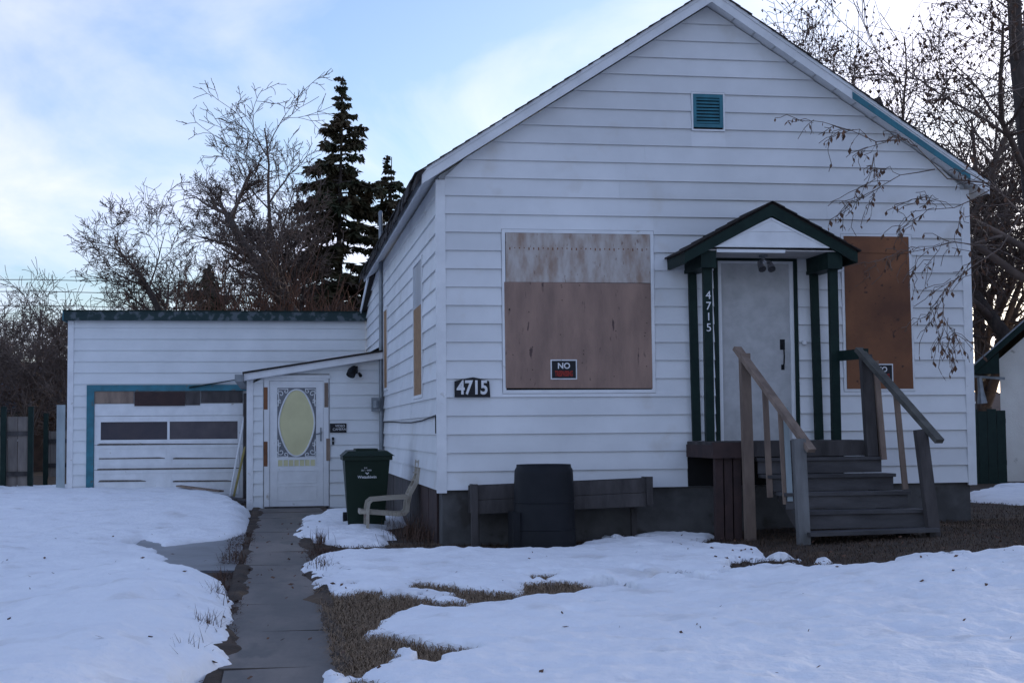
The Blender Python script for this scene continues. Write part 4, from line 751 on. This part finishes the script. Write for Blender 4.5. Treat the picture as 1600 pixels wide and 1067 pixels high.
def spruce(label, base, H, rmax, seed, dens=1., bare=.15, nm='spruce_tree', fan=1.):
    rg = random.Random(seed); o = thing(nm, base, label, 'tree', 'spruces'); b = Vector(base)
    MB().tube([b+Vector((0.06*math.sin(i), 0, H*i/8)) for i in range(9)], [max(.012, .17*H/11*(1-i/8.1)) for i in range(9)], 8).build('trunk', BARK, o, True)
    L_ = []; NV = []
    z = H*.1
    while z < H-.1:
        t = z/H; prof = rmax*(1-t)**.8*(.55+.45*min(1, (1-t)*4))
        for k in range(rg.randint(4, 6)):
            if rg.random() < bare: continue
            a = rg.uniform(0, 6.28); Lb = max(.1, prof*rg.uniform(.35, 1.3)); p = b+Vector((0, 0, z+rg.uniform(-.1, .1))); pts = [p]
            for i in range(4):
                f_ = (i+1)/4; pts.append(p+Vector((math.cos(a)*Lb*f_, math.sin(a)*Lb*f_, Lb*(.25*f_-.75*f_*f_*.8+ (.22*f_**4))+ (0.35*Lb*f_ if t > .8 else 0))))
            L_.append((pts, [.03, .022, .016, .012, .008]))
            ns = int(Lb*115*dens)+12
            for s_ in range(ns):
                f_ = rg.uniform(.12, 1)**.8*4; i = min(3, int(f_)); q = pts[i].lerp(pts[i+1], f_-i)
                sdv = Vector((-math.sin(a), math.cos(a), 0))*rg.choice((-1, 1)); out = Vector((math.cos(a), math.sin(a), 0))
                d = (sdv*rg.uniform(.1, 1)+out*rg.uniform(0, .8)+Vector((0, 0, rg.uniform(-1.1, .15)))).normalized(); l_ = rg.uniform(.14, .4)*fan*min(1, .3+Lb*.75); wv = d.cross(Vector((rg.gauss(0, 1), rg.gauss(0, 1), rg.gauss(0, 1)))).normalized()*rg.uniform(.025, .06)
                q = q+Vector((rg.gauss(0, .03), rg.gauss(0, .03), 0)); NV += [q-wv*.5, q+d*l_*.5-wv, q+d*l_, q+d*l_*.5+wv]
        z += rg.uniform(.11, .22)
    V, F = tubes(L_, 4); npmesh('branches', V, F, BARK, o)['kind'] = 'stuff'
    k = np.arange(len(NV)//4)*4; npmesh('crown', np.array([tuple(v) for v in NV]), np.stack([k, k+1, k+2, k+3], 1), NEED, o)
spruce('tall ragged spruce rising behind the lean-to roof', (.05, 25, -.6), 11.3, 3.0, 3, 1., .26)
spruce('smaller spruce just left of the house eave', (1.5, 26, -.6), 9.2, 2.6, 9, 1., .22)
spruce('dark dense conifer far behind the garage', (-4.5, 45, -.6), 8.2, 2.6, 14, 1.0, .0, fan=1.8)
spruce('second dark conifer left of the dense one', (-6.6, 47, -.6), 6.3, 2.2, 17, 1.0, .0, fan=1.8)
# right: leafy-twigged trees
bare_tree('tree', 'large trunk at the top right corner with hanging brown leaves', (9.6, 4.0, -.45), 6.5, 51, r0=.19, kids=(12, 6, 5, 4), spread=1.0, fork=.3, minr=.006, leaves=4500, group='trees on the right', trunk_pts=[(9.75, 4, -.6), (9.55, 4, 1.2), (9.4, 4, 3), (9.3, 4.05, 4.6), (9.15, 4, 6), (9.1, 4, 7.6), (9.0, 4, 9)])
leaf_size = .085
bare_tree('tree', 'leaning dark limbed tree behind the right corner of the house', (16.2, 17, -.5), 8.5, 57, r0=.22, kids=(14, 7, 5, 4), spread=1.1, fork=.35, leaves=4000, group='trees on the right', trunk_pts=[(16.4, 17, -.6), (16.2, 17, 1.5), (15.7, 17, 2.9), (14.8, 17, 4.05), (13.9, 17, 5.4), (13.2, 17, 7), (12.6, 17, 8.6)])
bare_tree('tree', 'brown leaved tree over the right slope of the roof', (14.4, 19, -.5), 8.2, 61, lean=(-.03, 0), r0=.24, kids=(14, 7, 5, 4), spread=1.0, fork=.3, leaves=4500, group='trees on the right')
bare_tree('tree', 'brown leaved tree behind the stucco house', (17.2, 21, -.5), 9.8, 67, lean=(-.02, 0), r0=.26, kids=(14, 7, 5, 4), spread=1.0, fork=.25, leaves=4500, group='trees on the right')
# overhanging branch in front of the gable
ob = thing('overhanging_branch', (6.9, -1.2, 2.6), 'thin leafy branch hanging in front of the right half of the gable', 'branch')
rg = random.Random(15); L_ = []; lv = []
def wand(pts, r, lvl):
    P_ = [Vector(p) for p in pts]; n = 5; Q = []
    for i in range(n):
        f_ = i/(n-1)*(len(P_)-1); k = min(len(P_)-2, int(f_)); Q.append(P_[k].lerp(P_[k+1], f_-k)+Vector((rg.gauss(0, .015), rg.gauss(0, .02), rg.gauss(0, .015))))
    L_.append((Q, [max(.0035, r*(1-.7*i/4)) for i in range(n)]))
    if lvl < 2:
        for k in range(5 if lvl == 0 else 4):
            i = rg.randrange(1, 4); q = Q[i].lerp(Q[i+1], rg.random()); d = (Q[i+1]-Q[i]).normalized(); d = (d+Vector((rg.gauss(0, .45), rg.gauss(0, .35), rg.gauss(-.1, .5)))).normalized(); l_ = rg.uniform(.2, .55)/(1+.5*lvl)
            wand([q, q+d*l_*.5, q+d*l_+Vector((0, 0, -.05))], r*.5, lvl+1)
    for k in range(2 if lvl else 1):
        q = Q[rg.randrange(1, 5)]; s_ = rg.uniform(.035, .08); a = rg.uniform(0, 6.28); u = Vector((math.cos(a), math.sin(a), .2))*s_*.28; v = Vector((rg.gauss(0, .35), rg.gauss(0, .3), -1))*s_
        lv.extend([q, q+v*.5+u, q+v, q+v*.5-u])
for pts, r in [([(7.4, -1.0, 2.5), (6.31, -1.2, 2.95), (5.9, -1.2, 3.25), (5.48, -1.2, 3.32), (5.0, -1.2, 3.75)], .016), ([(5.0, -1.2, 3.75), (4.6, -1.2, 3.7), (4.1, -1.2, 3.9)], .008), ([(5.3, -1.2, 3.45), (4.9, -1.15, 3.35), (4.5, -1.1, 3.12)], .007), ([(6.31, -1.2, 2.95), (5.9, -1.25, 2.5), (5.4, -1.3, 2.25), (5.1, -1.3, 1.85)], .010), ([(6.0, -1.2, 2.6), (5.5, -1.2, 2.65), (5.0, -1.2, 2.5)], .007), ([(5.9, -1.2, 3.2), (5.5, -1.2, 3.0), (5.0, -1.15, 2.98)], .007), ([(5.5, -1.25, 2.3), (5.3, -1.3, 2.0), (5.35, -1.3, 1.7)], .006),
               ([(7.2, -1.0, 4.6), (5.6, -.9, 4.2), (4.6, -.8, 4.95), (4.0, -.7, 5.6)], .010)]: wand(pts, r, 0)
for A_, B_ in (((9.35, 4, 3.4), (7.4, -1.0, 2.5)), ((9.2, 4, 5.4), (7.2, -1.0, 4.6))):      # back to the trunk it grows from
    A_ = Vector(A_); B_ = Vector(B_); L_.append(([A_.lerp(B_, i/4)+Vector((.25*math.sin(i*.785), 0, .12*math.sin(i*.785))) for i in range(5)], [.045, .036, .028, .022, .016]))
V, F = tubes(L_, 4); npmesh('twigs', V, F, TWIG, ob)
k = np.arange(len(lv)//4)*4; npmesh('leaves', np.array([tuple(v) for v in lv]), np.stack([k, k+1, k+2, k+3], 1), LEAF, ob)
